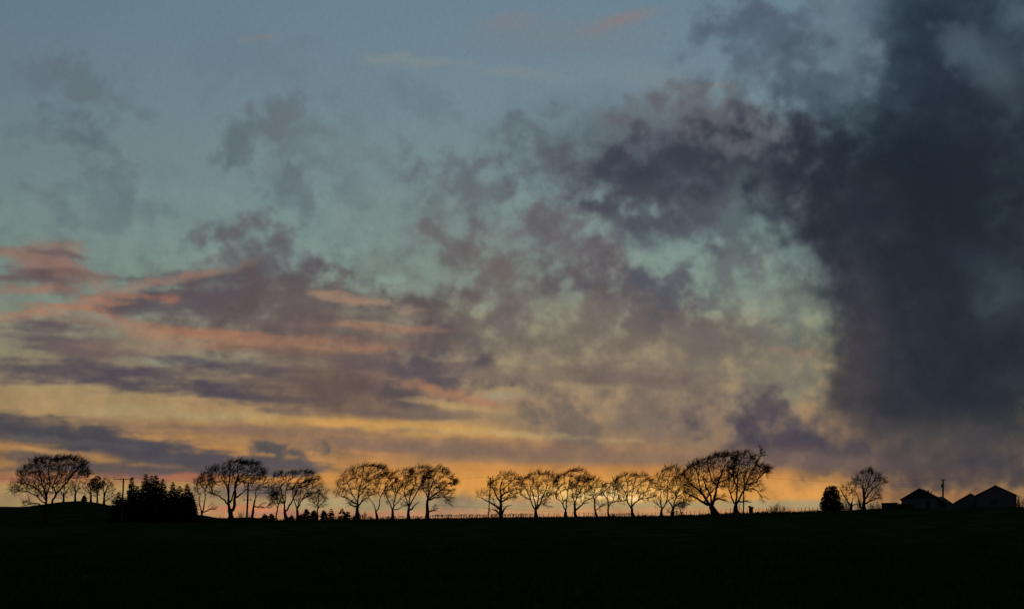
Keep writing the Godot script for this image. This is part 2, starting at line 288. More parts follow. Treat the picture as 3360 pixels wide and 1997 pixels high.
# ---------------------------------------------------------------- helpers
class Buf:
	var v := PackedVector3Array()
	var n := PackedVector3Array()
	var i := PackedInt32Array()

	func tube(a: Vector3, b: Vector3, ra: float, rb: float, sides: int) -> void:
		var d := b - a
		if d.length_squared() < 1e-8:
			return
		d = d.normalized()
		var p := d.cross(Vector3(0.31, 0.17, 0.93)).normalized()
		var q := d.cross(p)
		var o := v.size()
		for k in sides:
			var t := TAU * k / sides
			var r := p * cos(t) + q * sin(t)
			v.append(a + r * ra)
			v.append(b + r * rb)
			n.append(r)
			n.append(r)
		for k in sides:
			var k2 := (k + 1) % sides
			i.append_array([o + 2 * k, o + 2 * k + 1, o + 2 * k2, o + 2 * k2, o + 2 * k + 1, o + 2 * k2 + 1])

	func tri(a: Vector3, b: Vector3, c: Vector3) -> void:
		var m := (c - a).cross(b - a).normalized()
		var o := v.size()
		v.append(a); v.append(b); v.append(c)
		for k in 3:
			n.append(m)
		i.append_array([o, o + 1, o + 2])

	func quad(a: Vector3, b: Vector3, c: Vector3, d: Vector3) -> void:
		tri(a, b, c)
		tri(a, c, d)

	func cap(at: Vector3, d: Vector3, r: float, sides: int) -> void:
		d = d.normalized()
		var p := d.cross(Vector3(0.31, 0.17, 0.93)).normalized()
		var q := d.cross(p)
		for k in sides:
			var t := TAU * k / sides
			var t2 := TAU * (k + 1) / sides
			tri(at, at + (p * cos(t) + q * sin(t)) * r, at + (p * cos(t2) + q * sin(t2)) * r)

	func rod(a: Vector3, b: Vector3, ra: float, rb: float, sides: int) -> void:
		tube(a, b, ra, rb, sides)
		cap(a, a - b, ra, sides)
		cap(b, b - a, rb, sides)

	# a box with its edges cut a little
	func box(c: Vector3, s: Vector3, turn := Basis.IDENTITY, cut := 0.02) -> void:
		var h := s / 2.0
		var e := minf(cut, minf(h.x, minf(h.y, h.z)) * 0.4)
		var pts := {}
		for sx in [-1, 1]:
			for sy in [-1, 1]:
				for sz in [-1, 1]:
					var q := Vector3(sx, sy, sz)
					pts[Vector4(sx, sy, sz, 0)] = c + turn * (q * Vector3(h.x, h.y - e, h.z - e))
					pts[Vector4(sx, sy, sz, 1)] = c + turn * (q * Vector3(h.x - e, h.y, h.z - e))
					pts[Vector4(sx, sy, sz, 2)] = c + turn * (q * Vector3(h.x - e, h.y - e, h.z))
		for sg in [-1, 1]:
			quad(pts[Vector4(sg, -1, -1, 0)], pts[Vector4(sg, 1, -1, 0)], pts[Vector4(sg, 1, 1, 0)], pts[Vector4(sg, -1, 1, 0)])
			quad(pts[Vector4(-1, sg, -1, 1)], pts[Vector4(1, sg, -1, 1)], pts[Vector4(1, sg, 1, 1)], pts[Vector4(-1, sg, 1, 1)])
			quad(pts[Vector4(-1, -1, sg, 2)], pts[Vector4(1, -1, sg, 2)], pts[Vector4(1, 1, sg, 2)], pts[Vector4(-1, 1, sg, 2)])
			for s2 in [-1, 1]:
				quad(pts[Vector4(sg, s2, -1, 0)], pts[Vector4(sg, s2, 1, 0)], pts[Vector4(sg, s2, 1, 1)], pts[Vector4(sg, s2, -1, 1)])
				quad(pts[Vector4(sg, -1, s2, 0)], pts[Vector4(sg, 1, s2, 0)], pts[Vector4(sg, 1, s2, 2)], pts[Vector4(sg, -1, s2, 2)])
				quad(pts[Vector4(-1, sg, s2, 1)], pts[Vector4(1, sg, s2, 1)], pts[Vector4(1, sg, s2, 2)], pts[Vector4(-1, sg, s2, 2)])
				for s3 in [-1, 1]:
					tri(pts[Vector4(sg, s2, s3, 0)], pts[Vector4(sg, s2, s3, 1)], pts[Vector4(sg, s2, s3, 2)])

	func mesh(m: Material) -> ArrayMesh:
		var a := []
		a.resize(Mesh.ARRAY_MAX)
		a[Mesh.ARRAY_VERTEX] = v
		a[Mesh.ARRAY_NORMAL] = n
		a[Mesh.ARRAY_INDEX] = i
		var r := ArrayMesh.new()
		r.add_surface_from_arrays(Mesh.PRIMITIVE_TRIANGLES, a)
		r.surface_set_material(0, m)
		return r

func numbered(called: String) -> String:
	var k: int = used.get(called, -1) + 1
	used[called] = k
	return called if k == 0 else "%s_%03d" % [called, k]

func thing(called: String, label: String, category: String, where: Vector3, group := "") -> Node3D:
	var o := Node3D.new()
	o.name = numbered(called)
	o.position = where
	o.set_meta("label", label)
	o.set_meta("category", category)
	if group != "":
		o.set_meta("group", group)
	add_child(o)
	return o

func part(parent: Node3D, called: String, b: Buf, m: Material) -> MeshInstance3D:
	var o := MeshInstance3D.new()
	o.name = called
	o.mesh = b.mesh(m)
	parent.add_child(o, true)
	return o

# a sight line (frame x, frame y) at a distance becomes a place
func at(px: float, py: float, d: float) -> Vector3:
	return Vector3((px - 1680.0) / FOCAL * d, EYE + (1760.0 - py) / FOCAL * d, -d)

# the place on the ground under frame column px at distance d
func on_ground(px: float, d: float) -> Vector3:
	var x := (px - 1680.0) / FOCAL * d
	return Vector3(x, ground_height(x, -d), -d)

func rv(k := 1.0) -> Vector3:
	return Vector3(rng.randf_range(-k, k), rng.randf_range(-k, k), rng.randf_range(-k, k))

func noise_texture(seed_: int, freq: float, lo: Color, hi: Color, octaves := 5) -> NoiseTexture2D:
	var t := NoiseTexture2D.new()
	t.width = 512
	t.height = 512
	t.seamless = true
	t.noise = noise(seed_, freq, octaves)
	var g := Gradient.new()
	g.set_color(0, lo)
	g.set_color(1, hi)
	t.color_ramp = g
	return t

func material(lo: Color, hi: Color, seed_: int, freq: float, scale: float, roughness := 0.95) -> StandardMaterial3D:
	var m := StandardMaterial3D.new()
	m.albedo_texture = noise_texture(seed_, freq, lo.linear_to_srgb(), hi.linear_to_srgb())
	m.uv1_triplanar = true
	m.uv1_world_triplanar = true
	m.uv1_scale = Vector3.ONE * scale
	m.roughness = roughness
	m.metallic_specular = 0.0 if roughness > 0.9 else 0.3
	return m

func make_materials() -> void:
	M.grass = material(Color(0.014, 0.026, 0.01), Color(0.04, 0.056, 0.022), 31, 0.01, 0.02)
	M.blade = material(Color(0.045, 0.07, 0.024), Color(0.085, 0.1, 0.045), 32, 0.02, 0.6)
	M.bark = material(Color(0.04, 0.035, 0.03), Color(0.09, 0.08, 0.07), 33, 0.03, 0.7)
	M.twig = material(Color(0.05, 0.036, 0.028), Color(0.085, 0.06, 0.045), 34, 0.03, 0.5)
	M.needle = material(Color(0.022, 0.034, 0.018), Color(0.04, 0.055, 0.03), 35, 0.02, 0.4)
	M.leaf = material(Color(0.025, 0.038, 0.016), Color(0.05, 0.065, 0.026), 36, 0.02, 0.5)
	M.timber = material(Color(0.07, 0.055, 0.04), Color(0.13, 0.11, 0.085), 37, 0.04, 0.9)
	M.render = material(Color(0.14, 0.14, 0.138), Color(0.2, 0.198, 0.19), 38, 0.02, 0.3)
	M.slate = material(Color(0.05, 0.05, 0.055), Color(0.085, 0.08, 0.08), 39, 0.03, 0.6, 0.75)
	M.stone = material(Color(0.1, 0.095, 0.085), Color(0.2, 0.19, 0.17), 40, 0.04, 0.6)
	M.paint = material(Color(0.1, 0.1, 0.1), Color(0.14, 0.14, 0.14), 41, 0.03, 0.6, 0.6)
	var g := StandardMaterial3D.new()
	g.albedo_color = Color(0.02, 0.022, 0.026).linear_to_srgb()
	g.roughness = 0.12
	M.glass = g
	var w := StandardMaterial3D.new()
	w.albedo_color = Color(0.1, 0.1, 0.1).linear_to_srgb()
	w.metallic = 0.7
	w.roughness = 0.55
	M.metal = w
	var c := StandardMaterial3D.new()
	c.albedo_color = Color(0.09, 0.06, 0.045).linear_to_srgb()
	c.roughness = 0.25
	M.ceramic = c

# ---------------------------------------------------------------- ground
const NEAR_RIDGE := [-900, 1712, 0, 1712, 150, 1711, 600, 1715, 800, 1712, 1040, 1707, 1280, 1704, 1540, 1702, 1640, 1699, 1760, 1698, 2000, 1695.5, 2250, 1693, 2300, 1691, 2332, 1686.5, 2400, 1684, 2500, 1682.5, 2600, 1681, 2690, 1678, 2790, 1672, 2890, 1667, 3100, 1665, 3400, 1661, 4200, 1655]
const FAR_HILL := [-900, 1668, 40, 1662, 120, 1663, 180, 1657, 240, 1648, 275, 1643.5, 310, 1647, 340, 1653, 370, 1660, 450, 1669, 560, 1681, 680, 1691, 720, 1699, 760, 1700, 830, 1696, 870, 1701, 940, 1711, 1100, 1735, 4200, 1745]

func along(line: Array, x: float) -> float:
	var k := 2
	while k < line.size() - 2 and line[k] < x:
		k += 2
	var t := clampf((x - line[k - 2]) / (line[k] - line[k - 2]), 0.0, 1.0)
	return lerpf(line[k - 1], line[k + 1], t)

func ground_height(x: float, z: float) -> float:
	var d := -z
	if d <= 0.0:
		return 0.0
	var hn := EYE + (1760.0 - along(NEAR_RIDGE, 1680.0 + FOCAL * x / RIDGE)) / FOCAL * RIDGE
	var bump := rough.get_noise_2d(x * 0.6, z * 0.6) * 0.10 + rough.get_noise_2d(x * 4.0, z * 4.0) * 0.05
	bump *= smoothstep(8.0, 40.0, d)
	if d <= RIDGE:
		return hn * pow(d / RIDGE, 2.0) + bump
	var hf := EYE + (1760.0 - along(FAR_HILL, 1680.0 + FOCAL * x / 330.0)) / FOCAL * 330.0
	var h := lerpf(hn - maxf(0.0, d - 226.0) * 0.03, hf, smoothstep(232.0, 330.0, d))
	if d > 330.0:
		h = hf - minf(d - 330.0, 400.0) * 0.07
	return h + bump

func make_ground() -> void:
	var xs := []
	var x := 0.0
	var step := 1.6
	while x < 6000.0:
		xs.append(x)
		if x > 150.0:
			step *= 1.12
		x += step
	var cols := []
	for k in range(xs.size() - 1, 0, -1):
		cols.append(-xs[k])
	cols.append_array(xs)
	var rows := [-900.0, -300.0, -100.0, -30.0, 0.0]
	var d := 4.0
	while d < 8000.0:
		rows.append(d)
		d += 2.0 if d < 60.0 else 4.0 if d < 180.0 else 1.5 if d < 232.0 else 5.0 if d < 345.0 else d * 0.12
	var b := Buf.new()
	for r in rows:
		for c in cols:
			b.v.append(Vector3(c, ground_height(c, -r), -r))
	var w := cols.size()
	for r in rows.size() - 1:
		for c in w - 1:
			var o: int = r * w + c
			b.i.append_array([o, o + w, o + 1, o + 1, o + w, o + w + 1])
	b.n.resize(b.v.size())
	for r in rows.size():
		for c in w:
			var o: int = r * w + c
			var dx := b.v[r * w + mini(c + 1, w - 1)] - b.v[r * w + maxi(c - 1, 0)]
			var dz := b.v[mini(r + 1, rows.size() - 1) * w + c] - b.v[maxi(r - 1, 0) * w + c]
			b.n[o] = dx.cross(dz).normalized()
	var g := MeshInstance3D.new()
	g.name = "ground"
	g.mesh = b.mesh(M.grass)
	g.set_meta("kind", "structure")
	add_child(g)
	# rough grass: along the brow where blades stand against the sky, and in the near field
	var tuft := Buf.new()
	for k in 9:
		var a := rng.randf() * TAU
		var root := Vector3(cos(a), 0, sin(a)) * rng.randf() * 0.12
		var tip := root + Vector3(0.06 + rng.randf_range(-0.1, 0.14), rng.randf_range(0.2, 0.42), rng.randf_range(-0.1, 0.1))
		var side := Vector3(-sin(a), 0, cos(a)) * 0.008
		var mid := root.lerp(tip, 0.55) + Vector3(-0.02, 0.03, 0)
		tuft.quad(root - side, root + side, mid + side * 0.8, mid - side * 0.8)
		tuft.tri(mid - side * 0.8, mid + side * 0.8, tip)
	for zone in [["ridge_grass", 9000, 192.0, 203.0, 900.0, 2720.0, 1.0], ["field_grass", 26000, 18.0, 120.0, -150.0, 3500.0, 0.75]]:
		var mm := MultiMesh.new()
		mm.transform_format = MultiMesh.TRANSFORM_3D
		mm.mesh = tuft.mesh(M.blade)
		mm.instance_count = zone[1]
		for k in zone[1]:
			var dist: float = lerpf(zone[2], zone[3], minf(rng.randf(), rng.randf()) if zone[3] < 190.0 else rng.randf())
			var p := on_ground(rng.randf_range(zone[4], zone[5]), dist)
			var sc: float = zone[6] * rng.randf_range(0.5, 1.25)
			if rough.get_noise_2d(p.x * 1.7, p.z) > 0.25:
				sc *= 1.5
			mm.set_instance_transform(k, Transform3D(Basis(Vector3.UP, rng.randf() * 1.2 - 0.6).scaled(Vector3(sc, sc, sc)), p - Vector3(0, 0.02, 0)))
		var o := MultiMeshInstance3D.new()
		o.name = zone[0]
		o.multimesh = mm
		o.set_meta("kind", "stuff")
		o.set_meta("label", "rough grass standing along the brow of the ridge" if zone[0] == "ridge_grass" else "dark grass of the near field at the bottom of the picture")
		o.set_meta("category", "grass")
		add_child(o)

# ---------------------------------------------------------------- bare trees
# lines: each a list of frame points; the first is the trunk from the root up, the others limbs. crown: outline of the twigs.
# Branches are grown from the limbs towards points strewn through the crown's volume, then twigs are combed by the wind.
func bare_tree(label: String, category: String, dist: float, girth: float, lines: Array, crown: Array, opt := {}) -> Node3D:
	var s := dist / FOCAL
	var bx: float = lines[0][0]
	var by: float = lines[0][1]
	var root := at(bx, by, dist)
	root.y = minf(root.y, ground_height(root.x, root.z) + 0.05)
	var wind: float = opt.get("wind", 1.0)
	var density: float = opt.get("density", 1.0)
	var called: String = opt.get("name", "beech_tree")
	var t := thing(called, label, category, root, opt.get("group", "bare trees along the ridge"))
	var pos := PackedVector3Array()
	var par := PackedInt32Array()
	var rad := PackedFloat32Array()
	var bit := PackedInt32Array()
	var kids := PackedInt32Array()
	for li in lines.size():
		var line: Array = lines[li]
		var pts := []
		var lean := rng.randf_range(-0.55, 0.55) if li > 0 else 0.0
		for k in range(0, line.size(), 2):
			pts.append(Vector3((line[k] - bx) * s, (by - line[k + 1]) * s, 0))
		var last := -1
		var z0 := 0.0
		if li == 0:
			pos.append(pts[0] - Vector3(0, 0.6, 0)); par.append(-1); rad.append(girth * 1.35); bit.append(0); kids.append(0)
			pos.append(pts[0] + Vector3(0, 0.1, 0)); par.append(0); rad.append(girth * 1.2); bit.append(0); kids.append(0)
			last = 1
		else:
			var best := 1e9
			for k in pos.size():
				var q := pos[k]
				var dd := Vector2(q.x - pts[0].x, q.y - pts[0].y).length_squared()
				if dd < best and k > 0:
					best = dd
					last = k
			z0 = pos[last].z
		var total := 0.0
		for k in range(1, pts.size()):
			total += (pts[k] as Vector3).distance_to(pts[k - 1])
		var r0 := girth if li == 0 else minf(rad[last] * 0.78, girth * 0.62)
		var r1 := girth * (0.42 if li == 0 else 0.12)
		var gone := 0.0
		var prev: Vector3 = pos[last]
		for k in range(1, pts.size()):
			var a: Vector3 = pts[k - 1]
			var b: Vector3 = pts[k]
			var n := maxi(1, int(a.distance_to(b) / 0.55))
			for m in range(1, n + 1):
				var f := (gone + a.distance_to(b) * m / n) / total
				var p := a.lerp(b, float(m) / n) + rv(0.07 if li == 0 else 0.10)
				p.z = z0 + lean * f * total + rng.randf_range(-0.06, 0.06)
				pos.append(p); par.append(last); bit.append(li); kids.append(0)
				var rr := lerpf(r0, r1, pow(f, 0.8))
				if li == 0:
					rr = girth * (1.0 + 0.35 * exp(-f * total / 0.5)) * lerpf(1.0, 0.5, f)
				rad.append(rr * rng.randf_range(0.93, 1.07))
				last = pos.size() - 1
			gone += a.distance_to(b)
	var bones := pos.size()
	# points through the crown
	var poly := PackedVector2Array()
	var lo := Vector2(1e9, 1e9)
	var hi := -lo
	for k in range(0, crown.size(), 2):
		var q := Vector2((crown[k] - bx) * s, (by - crown[k + 1]) * s)
		poly.append(q)
		lo = lo.min(q)
		hi = hi.max(q)
	var area := 0.0
	for k in poly.size():
		area += poly[k].cross(poly[(k + 1) % poly.size()]) * 0.5
	area = absf(area)
	var want := int(clampf(area * 5.2 * density, 60, 1100))
	var mid := (lo + hi) * 0.5
	var span := (hi - lo) * 0.5
	var deep := minf(span.x, 4.5) * 0.75
	var goals := []
	var tries := 0
	while goals.size() < want and tries < want * 30:
		tries += 1
		var q := Vector2(rng.randf_range(lo.x, hi.x), rng.randf_range(lo.y, hi.y))
		if tries % 7 < 2:
			# the rim carries the most twigs
			var w := rng.randi_range(0, poly.size() - 1)
			q = poly[w].lerp(poly[(w + 1) % poly.size()], rng.randf())
			if q.y < mid.y:
				continue
			q = q.lerp(mid, rng.randf_range(0.04, 0.16))
		if not Geometry2D.is_point_in_polygon(q, poly):
			continue
		var e := (q - mid) / span
		var g := Vector3(q.x, q.y, rng.randf_range(-1, 1) * deep * sqrt(maxf(0.08, 1.0 - minf(e.length_squared(), 1.0) * 0.85)))
		var near := 1e9
		for k in bones:
			near = minf(near, pos[k].distance_squared_to(g))
		goals.append([sqrt(near) + 0.35 * g.distance_to(pos[mini(bones - 1, 6)]), g])
	# sprays round the ends of limbs that reach out of the crown
	for li in range(1, lines.size()):
		var le: Array = lines[li]
		var q2 := Vector2((le[-2] - bx) * s, (by - le[-1]) * s)
		if Geometry2D.is_point_in_polygon(q2, poly) or opt.has("stubs"):
			continue
		for k in range(bones):
			if bit[k] != li or rng.randf() < 0.35:
				continue
			var from_end := Vector2(pos[k].x, pos[k].y).distance_to(q2)
			if from_end < 2.2:
				for m in 5:
					var g := pos[k] + Vector3(rng.randf_range(-0.7, 0.9), rng.randf_range(-0.35, 0.9), rng.randf_range(-0.8, 0.8))
					goals.append([0.2 + rng.randf(), g])
	goals.sort_custom(func(a, b): return a[0] < b[0])
	var floor_y := lo.y - 0.4
	for item in goals:
		floor_y = minf(floor_y, (item[1] as Vector3).y - 0.5)
	for item in goals:
		var g: Vector3 = item[1]
		var best := 1e9
		var pick := -1
		for k in range(2, pos.size()):
			var p := pos[k]
			if k < bones and (p.y < floor_y or (bit[k] == 0 and p.y < lo.y - 0.4)):
				continue
			var v := g - p
			var l := v.length()
			if l * 0.74 > best:
				continue
			var dir := (p - pos[par[k]]).normalized()
			var cost := l * (1.75 - 1.0 * dir.dot(v / maxf(l, 0.01))) + (0.35 if v.y < -0.2 and wind < 1.4 else 0.0) + 0.12 * kids[k]
			if cost < best:
				best = cost
				pick = k
		if pick < 0:
			continue
		kids[pick] += 1
		var p0 := pos[pick]
		var dir0 := (p0 - pos[par[pick]]).normalized()
		var l0 := p0.distance_to(g)
		var ctrl := p0 + (dir0 + Vector3(-0.1 * wind, 0.25, 0)).normalized() * l0 * 0.42 + rv(0.07 * l0)
		var steps := clampi(int(l0 / 0.45), 2, 6)
		var last := pick
		for m in range(1, steps + 1):
			var f := float(m) / steps
			var p := p0.lerp(ctrl, f).lerp(ctrl.lerp(g, f), f) + rv(0.05)
			pos.append(p); par.append(last); bit.append(-1); kids.append(0); rad.append(0.0)
			last = pos.size() - 1
	# thickness from what each branch carries
	var carried := PackedFloat32Array()
	carried.resize(pos.size())
	var tips := []
	for k in range(pos.size() - 1, 1, -1):
		if carried[k] == 0.0:
			carried[k] = 1.0
			if k >= bones:
				tips.append(k)
		carried[par[k]] += carried[k] * (0.72 if k >= bones and bit[par[k]] >= 0 else 1.0)
	for k in range(bones, pos.size()):
		rad[k] = minf(0.023 * pow(carried[k], 0.43), girth * 0.4)
	# meshes: trunk, each limb, and the crown of branches and twigs
	var bufs := []
	for li in lines.size():
		bufs.append(Buf.new())
	var cb := Buf.new()
	for k in range(1, pos.size()):
		var p: int = par[k]
		if bit[k] >= 0:
			var ra := rad[p] if bit[p] == bit[k] else minf(rad[p], rad[k] * 1.25)
			(bufs[bit[k]] as Buf).tube(pos[p], pos[k], ra, rad[k], 7 if bit[k] == 0 else 6)
		else:
			var ra := minf(rad[p], rad[k] * 1.3) if p < bones else rad[p]
			cb.tube(pos[p], pos[k], ra, rad[k], 4 if rad[k] > 0.05 else 3)
	var comb := Vector3(wind, 0.30 + 0.1 * (1.0 - wind), 0)
	var per: int = opt.get("twigs", 6)
	for k in range(bones, pos.size()):
		var count := per - 2 if carried[k] <= 1.0 else (2 if carried[k] < 9.0 else 1 if carried[k] < 20.0 else 0)
		var p := pos[k]
		var d0 := (p - pos[par[k]]).normalized()
		for m in count:
			var droop := clampf((p.x - mid.x) / maxf(span.x, 0.1) * 0.5 - (p.y - mid.y) / maxf(span.y, 0.1) * 0.35, -0.2, 0.7) * wind
			var dir := (d0 * 0.9 + comb * 0.55 + Vector3(0, -0.45 * droop, 0) + rv(0.42)).normalized()
			var l := rng.randf_range(0.6, 1.5)
			var q := p + dir * l * 0.5 + rv(0.04)
			var e := q + (dir + comb * 0.35 + rv(0.25)).normalized() * l * 0.5
			cb.tube(p, q, 0.02, 0.017, 3)
			cb.tube(q, e, 0.017, 0.009, 3)
			if rng.randf() < 0.6:
				cb.tube(q, q + (dir + rv(0.7) + comb * 0.3).normalized() * l * 0.5, 0.015, 0.008, 3)
	part(t, "trunk", bufs[0], M.bark)
	for li in range(1, lines.size()):
		part(t, "limb", bufs[li], M.bark)
	part(t, "crown", cb, M.twig)
	return t

func make_trees() -> void:
	var f := 200.0
	bare_tree("big spreading bare tree at the far left edge, its right limb leaning over the knoll", "tree", 197, .62,
		[[148, 1709, 147, 1690, 148, 1665], [150, 1668, 143, 1640, 135, 1612, 122, 1590, 108, 1560, 100, 1535], [152, 1672, 163, 1648, 172, 1618, 198, 1580, 213, 1552, 233, 1522, 262, 1505], [148, 1660, 150, 1620, 160, 1592, 159, 1560, 158, 1520], [140, 1652, 117, 1628, 88, 1612, 50, 1602], [209, 1566, 240, 1560, 265, 1562, 268, 1548, 284, 1545], [143, 1640, 128, 1605, 95, 1585, 60, 1578], [172, 1615, 165, 1590, 180, 1560, 195, 1525], [142, 1662, 122, 1648, 100, 1648, 72, 1658]],
		[30, 1612, 40, 1580, 60, 1555, 78, 1530, 112, 1512, 135, 1498, 172, 1502, 200, 1493, 246, 1494, 272, 1508, 282, 1530, 294, 1552, 282, 1560, 250, 1556, 225, 1568, 205, 1590, 178, 1610, 165, 1630, 148, 1622, 120, 1630, 100, 1618, 70, 1612, 45, 1620], {"density": 1.6})
	bare_tree("small round bare tree on the left slope of the knoll", "tree", 329, .45, [[207, 1652, 207, 1635, 208, 1618], [207, 1632, 200, 1612, 192, 1596], [208, 1625, 216, 1606, 224, 1592], [208, 1618, 208, 1595, 207, 1585]],
		[178, 1630, 180, 1605, 190, 1588, 206, 1582, 222, 1586, 236, 1600, 238, 1620, 226, 1636, 208, 1628, 190, 1638], {"wind": .25, "density": .5, "name": "bare_tree", "group": "trees on the knoll"})
	bare_tree("bare tree with a double trunk on the knoll beside the cairn", "tree", 329, .42, [[246, 1648, 245, 1630, 247, 1610], [246, 1642, 250, 1620, 252, 1600, 255, 1585], [246, 1615, 238, 1598, 232, 1586], [250, 1620, 260, 1600, 268, 1590]],
		[228, 1625, 226, 1600, 234, 1582, 250, 1575, 266, 1580, 276, 1596, 272, 1618, 262, 1632, 246, 1620], {"wind": .25, "density": .5, "name": "bare_tree", "group": "trees on the knoll"})
	bare_tree("bare tree left of the dark pine on the knoll", "tree", 330, .4, [[297, 1648, 297, 1625, 296, 1600], [297, 1625, 288, 1605, 282, 1590], [297, 1612, 304, 1595, 308, 1580]],
		[276, 1635, 272, 1605, 280, 1580, 294, 1570, 306, 1574, 312, 1600, 300, 1625, 288, 1640], {"wind": .1, "density": .5, "name": "bare_tree", "group": "trees on the knoll"})
	bare_tree("bare fan-shaped tree on the right slope of the knoll, branches low", "tree", 331, .42, [[340, 1656, 340, 1635, 341, 1615], [341, 1646, 355, 1634, 370, 1622], [341, 1630, 352, 1605, 360, 1590], [341, 1618, 338, 1595, 336, 1575], [340, 1628, 346, 1600, 350, 1578]],
		[326, 1620, 328, 1585, 336, 1568, 350, 1570, 362, 1584, 372, 1606, 374, 1630, 368, 1648, 352, 1642, 342, 1630], {"wind": .3, "density": .6, "name": "bare_tree", "group": "trees on the knoll"})
	bare_tree("slender bare tree squeezed between the conifers and the broad beech", "tree", 199, .36,
		[[663, 1714, 662, 1695, 660, 1684], [662, 1690, 668, 1665, 673, 1640, 677, 1612, 680, 1590], [660, 1686, 656, 1660, 651, 1640, 655, 1615], [657, 1670, 648, 1652, 642, 1644], [666, 1680, 684, 1674, 700, 1660], [677, 1612, 668, 1595, 655, 1580]],
		[636, 1600, 634, 1582, 646, 1568, 664, 1556, 690, 1560, 694, 1590, 688, 1612, 664, 1622, 648, 1625, 638, 1615], {"density": .9})
	bare_tree("broad flat-topped beech with a thick trunk, left of the twin-armed pole", "tree", 200, .74,
		[[757, 1715, 756, 1690, 752, 1668], [750, 1672, 743, 1640, 736, 1605, 722, 1582, 705, 1560], [753, 1668, 750, 1630, 752, 1600, 756, 1560, 760, 1525], [762, 1680, 773, 1655, 779, 1625, 782, 1600, 797, 1570, 802, 1535], [748, 1662, 732, 1640, 712, 1626, 690, 1618, 672, 1612], [781, 1636, 798, 1618, 818, 1602], [756, 1650, 762, 1620, 770, 1595, 775, 1560], [795, 1575, 820, 1555, 850, 1545]],
		[640, 1582, 656, 1562, 680, 1540, 720, 1530, 758, 1511, 792, 1510, 802, 1516, 842, 1518, 862, 1538, 872, 1556, 862, 1566, 830, 1572, 800, 1582, 770, 1590, 735, 1594, 700, 1598, 665, 1600], {"density": 1.5})
	bare_tree("leaning bare tree just right of the twin-armed pole", "tree", 202, .34,
		[[825, 1712, 827, 1690, 830, 1668, 836, 1640], [836, 1642, 840, 1615, 842, 1597, 858, 1590], [837, 1630, 850, 1618, 872, 1618, 905, 1622], [831, 1662, 850, 1662, 864, 1665, 880, 1660], [841, 1606, 860, 1600, 882, 1600]],
		[815, 1590, 820, 1575, 845, 1566, 872, 1570, 896, 1590, 912, 1618, 890, 1626, 862, 1612, 838, 1608], {"density": .8})
	bare_tree("thin crooked sapling close left of a forked beech", "tree", 201, .2,
		[[907, 1712, 905, 1695, 909, 1675, 913, 1650], [913, 1652, 918, 1635, 916, 1622], [910, 1668, 902, 1650, 890, 1640]],
		[880, 1640, 892, 1622, 912, 1618, 928, 1626, 920, 1650, 900, 1655], {"density": .8})
	bare_tree("tall forked beech with combed twigs, left one of the leaning pair", "tree", 199, .5,
		[[941, 1713, 936, 1690, 933, 1675], [933, 1678, 930, 1650, 918, 1622, 912, 1592, 925, 1575], [937, 1682, 950, 1650, 958, 1622, 968, 1598, 985, 1578, 1015, 1558], [932, 1655, 935, 1625, 942, 1600, 950, 1572], [930, 1648, 915, 1640, 895, 1628], [968, 1598, 990, 1590, 1030, 1570]],
		[876, 1618, 884, 1590, 900, 1556, 920, 1546, 955, 1543, 968, 1550, 985, 1542, 1010, 1546, 1040, 1556, 1048, 1568, 1010, 1578, 985, 1600, 960, 1608, 925, 1612, 900, 1625], {"density": 1.0, "wind": 1.15})
	bare_tree("bent beech streaming to the right, right one of the leaning pair", "tree", 200, .42,
		[[975, 1713, 976, 1690, 974, 1668], [974, 1670, 968, 1648, 962, 1628, 966, 1600], [977, 1665, 990, 1640, 1003, 1620, 1022, 1600, 1048, 1592], [985, 1650, 1000, 1632, 1030, 1618], [974, 1668, 980, 1640, 985, 1610]],
		[955, 1632, 958, 1600, 985, 1585, 1020, 1572, 1050, 1580, 1058, 1596, 1045, 1610, 1015, 1625, 985, 1645, 965, 1645], {"density": 1.0, "wind": 1.15})
	bare_tree("small pointed bare tree above the young spruces", "tree", 203, .17,
		[[1041, 1710, 1041, 1680, 1043, 1650, 1045, 1625], [1042, 1665, 1055, 1655, 1066, 1645], [1042, 1660, 1030, 1648, 1020, 1645], [1044, 1640, 1055, 1630, 1062, 1625]],
		[1016, 1655, 1028, 1635, 1040, 1615, 1052, 1618, 1066, 1635, 1074, 1650, 1060, 1668, 1040, 1670], {"density": .9, "wind": .5})
	bare_tree("tall domed beech with ivy round its foot", "tree", 200, .5,
		[[1172, 1706, 1171, 1680, 1172, 1652], [1172, 1655, 1175, 1625, 1180, 1598, 1186, 1575, 1192, 1545], [1169, 1655, 1150, 1642, 1130, 1630, 1098, 1622], [1170, 1648, 1157, 1622, 1152, 1600, 1140, 1575], [1177, 1660, 1190, 1640, 1208, 1630], [1180, 1602, 1200, 1580, 1222, 1558, 1245, 1545], [1183, 1592, 1210, 1575, 1235, 1560], [1174, 1630, 1190, 1610, 1195, 1590], [1168, 1662, 1152, 1655, 1146, 1646]],
		[1076, 1622, 1092, 1605, 1106, 1580, 1122, 1560, 1150, 1538, 1172, 1530, 1204, 1522, 1240, 1522, 1262, 1532, 1274, 1548, 1250, 1566, 1230, 1590, 1218, 1618, 1200, 1628, 1170, 1622, 1135, 1628, 1105, 1628], {"density": 1.1, "wind": 1.1})
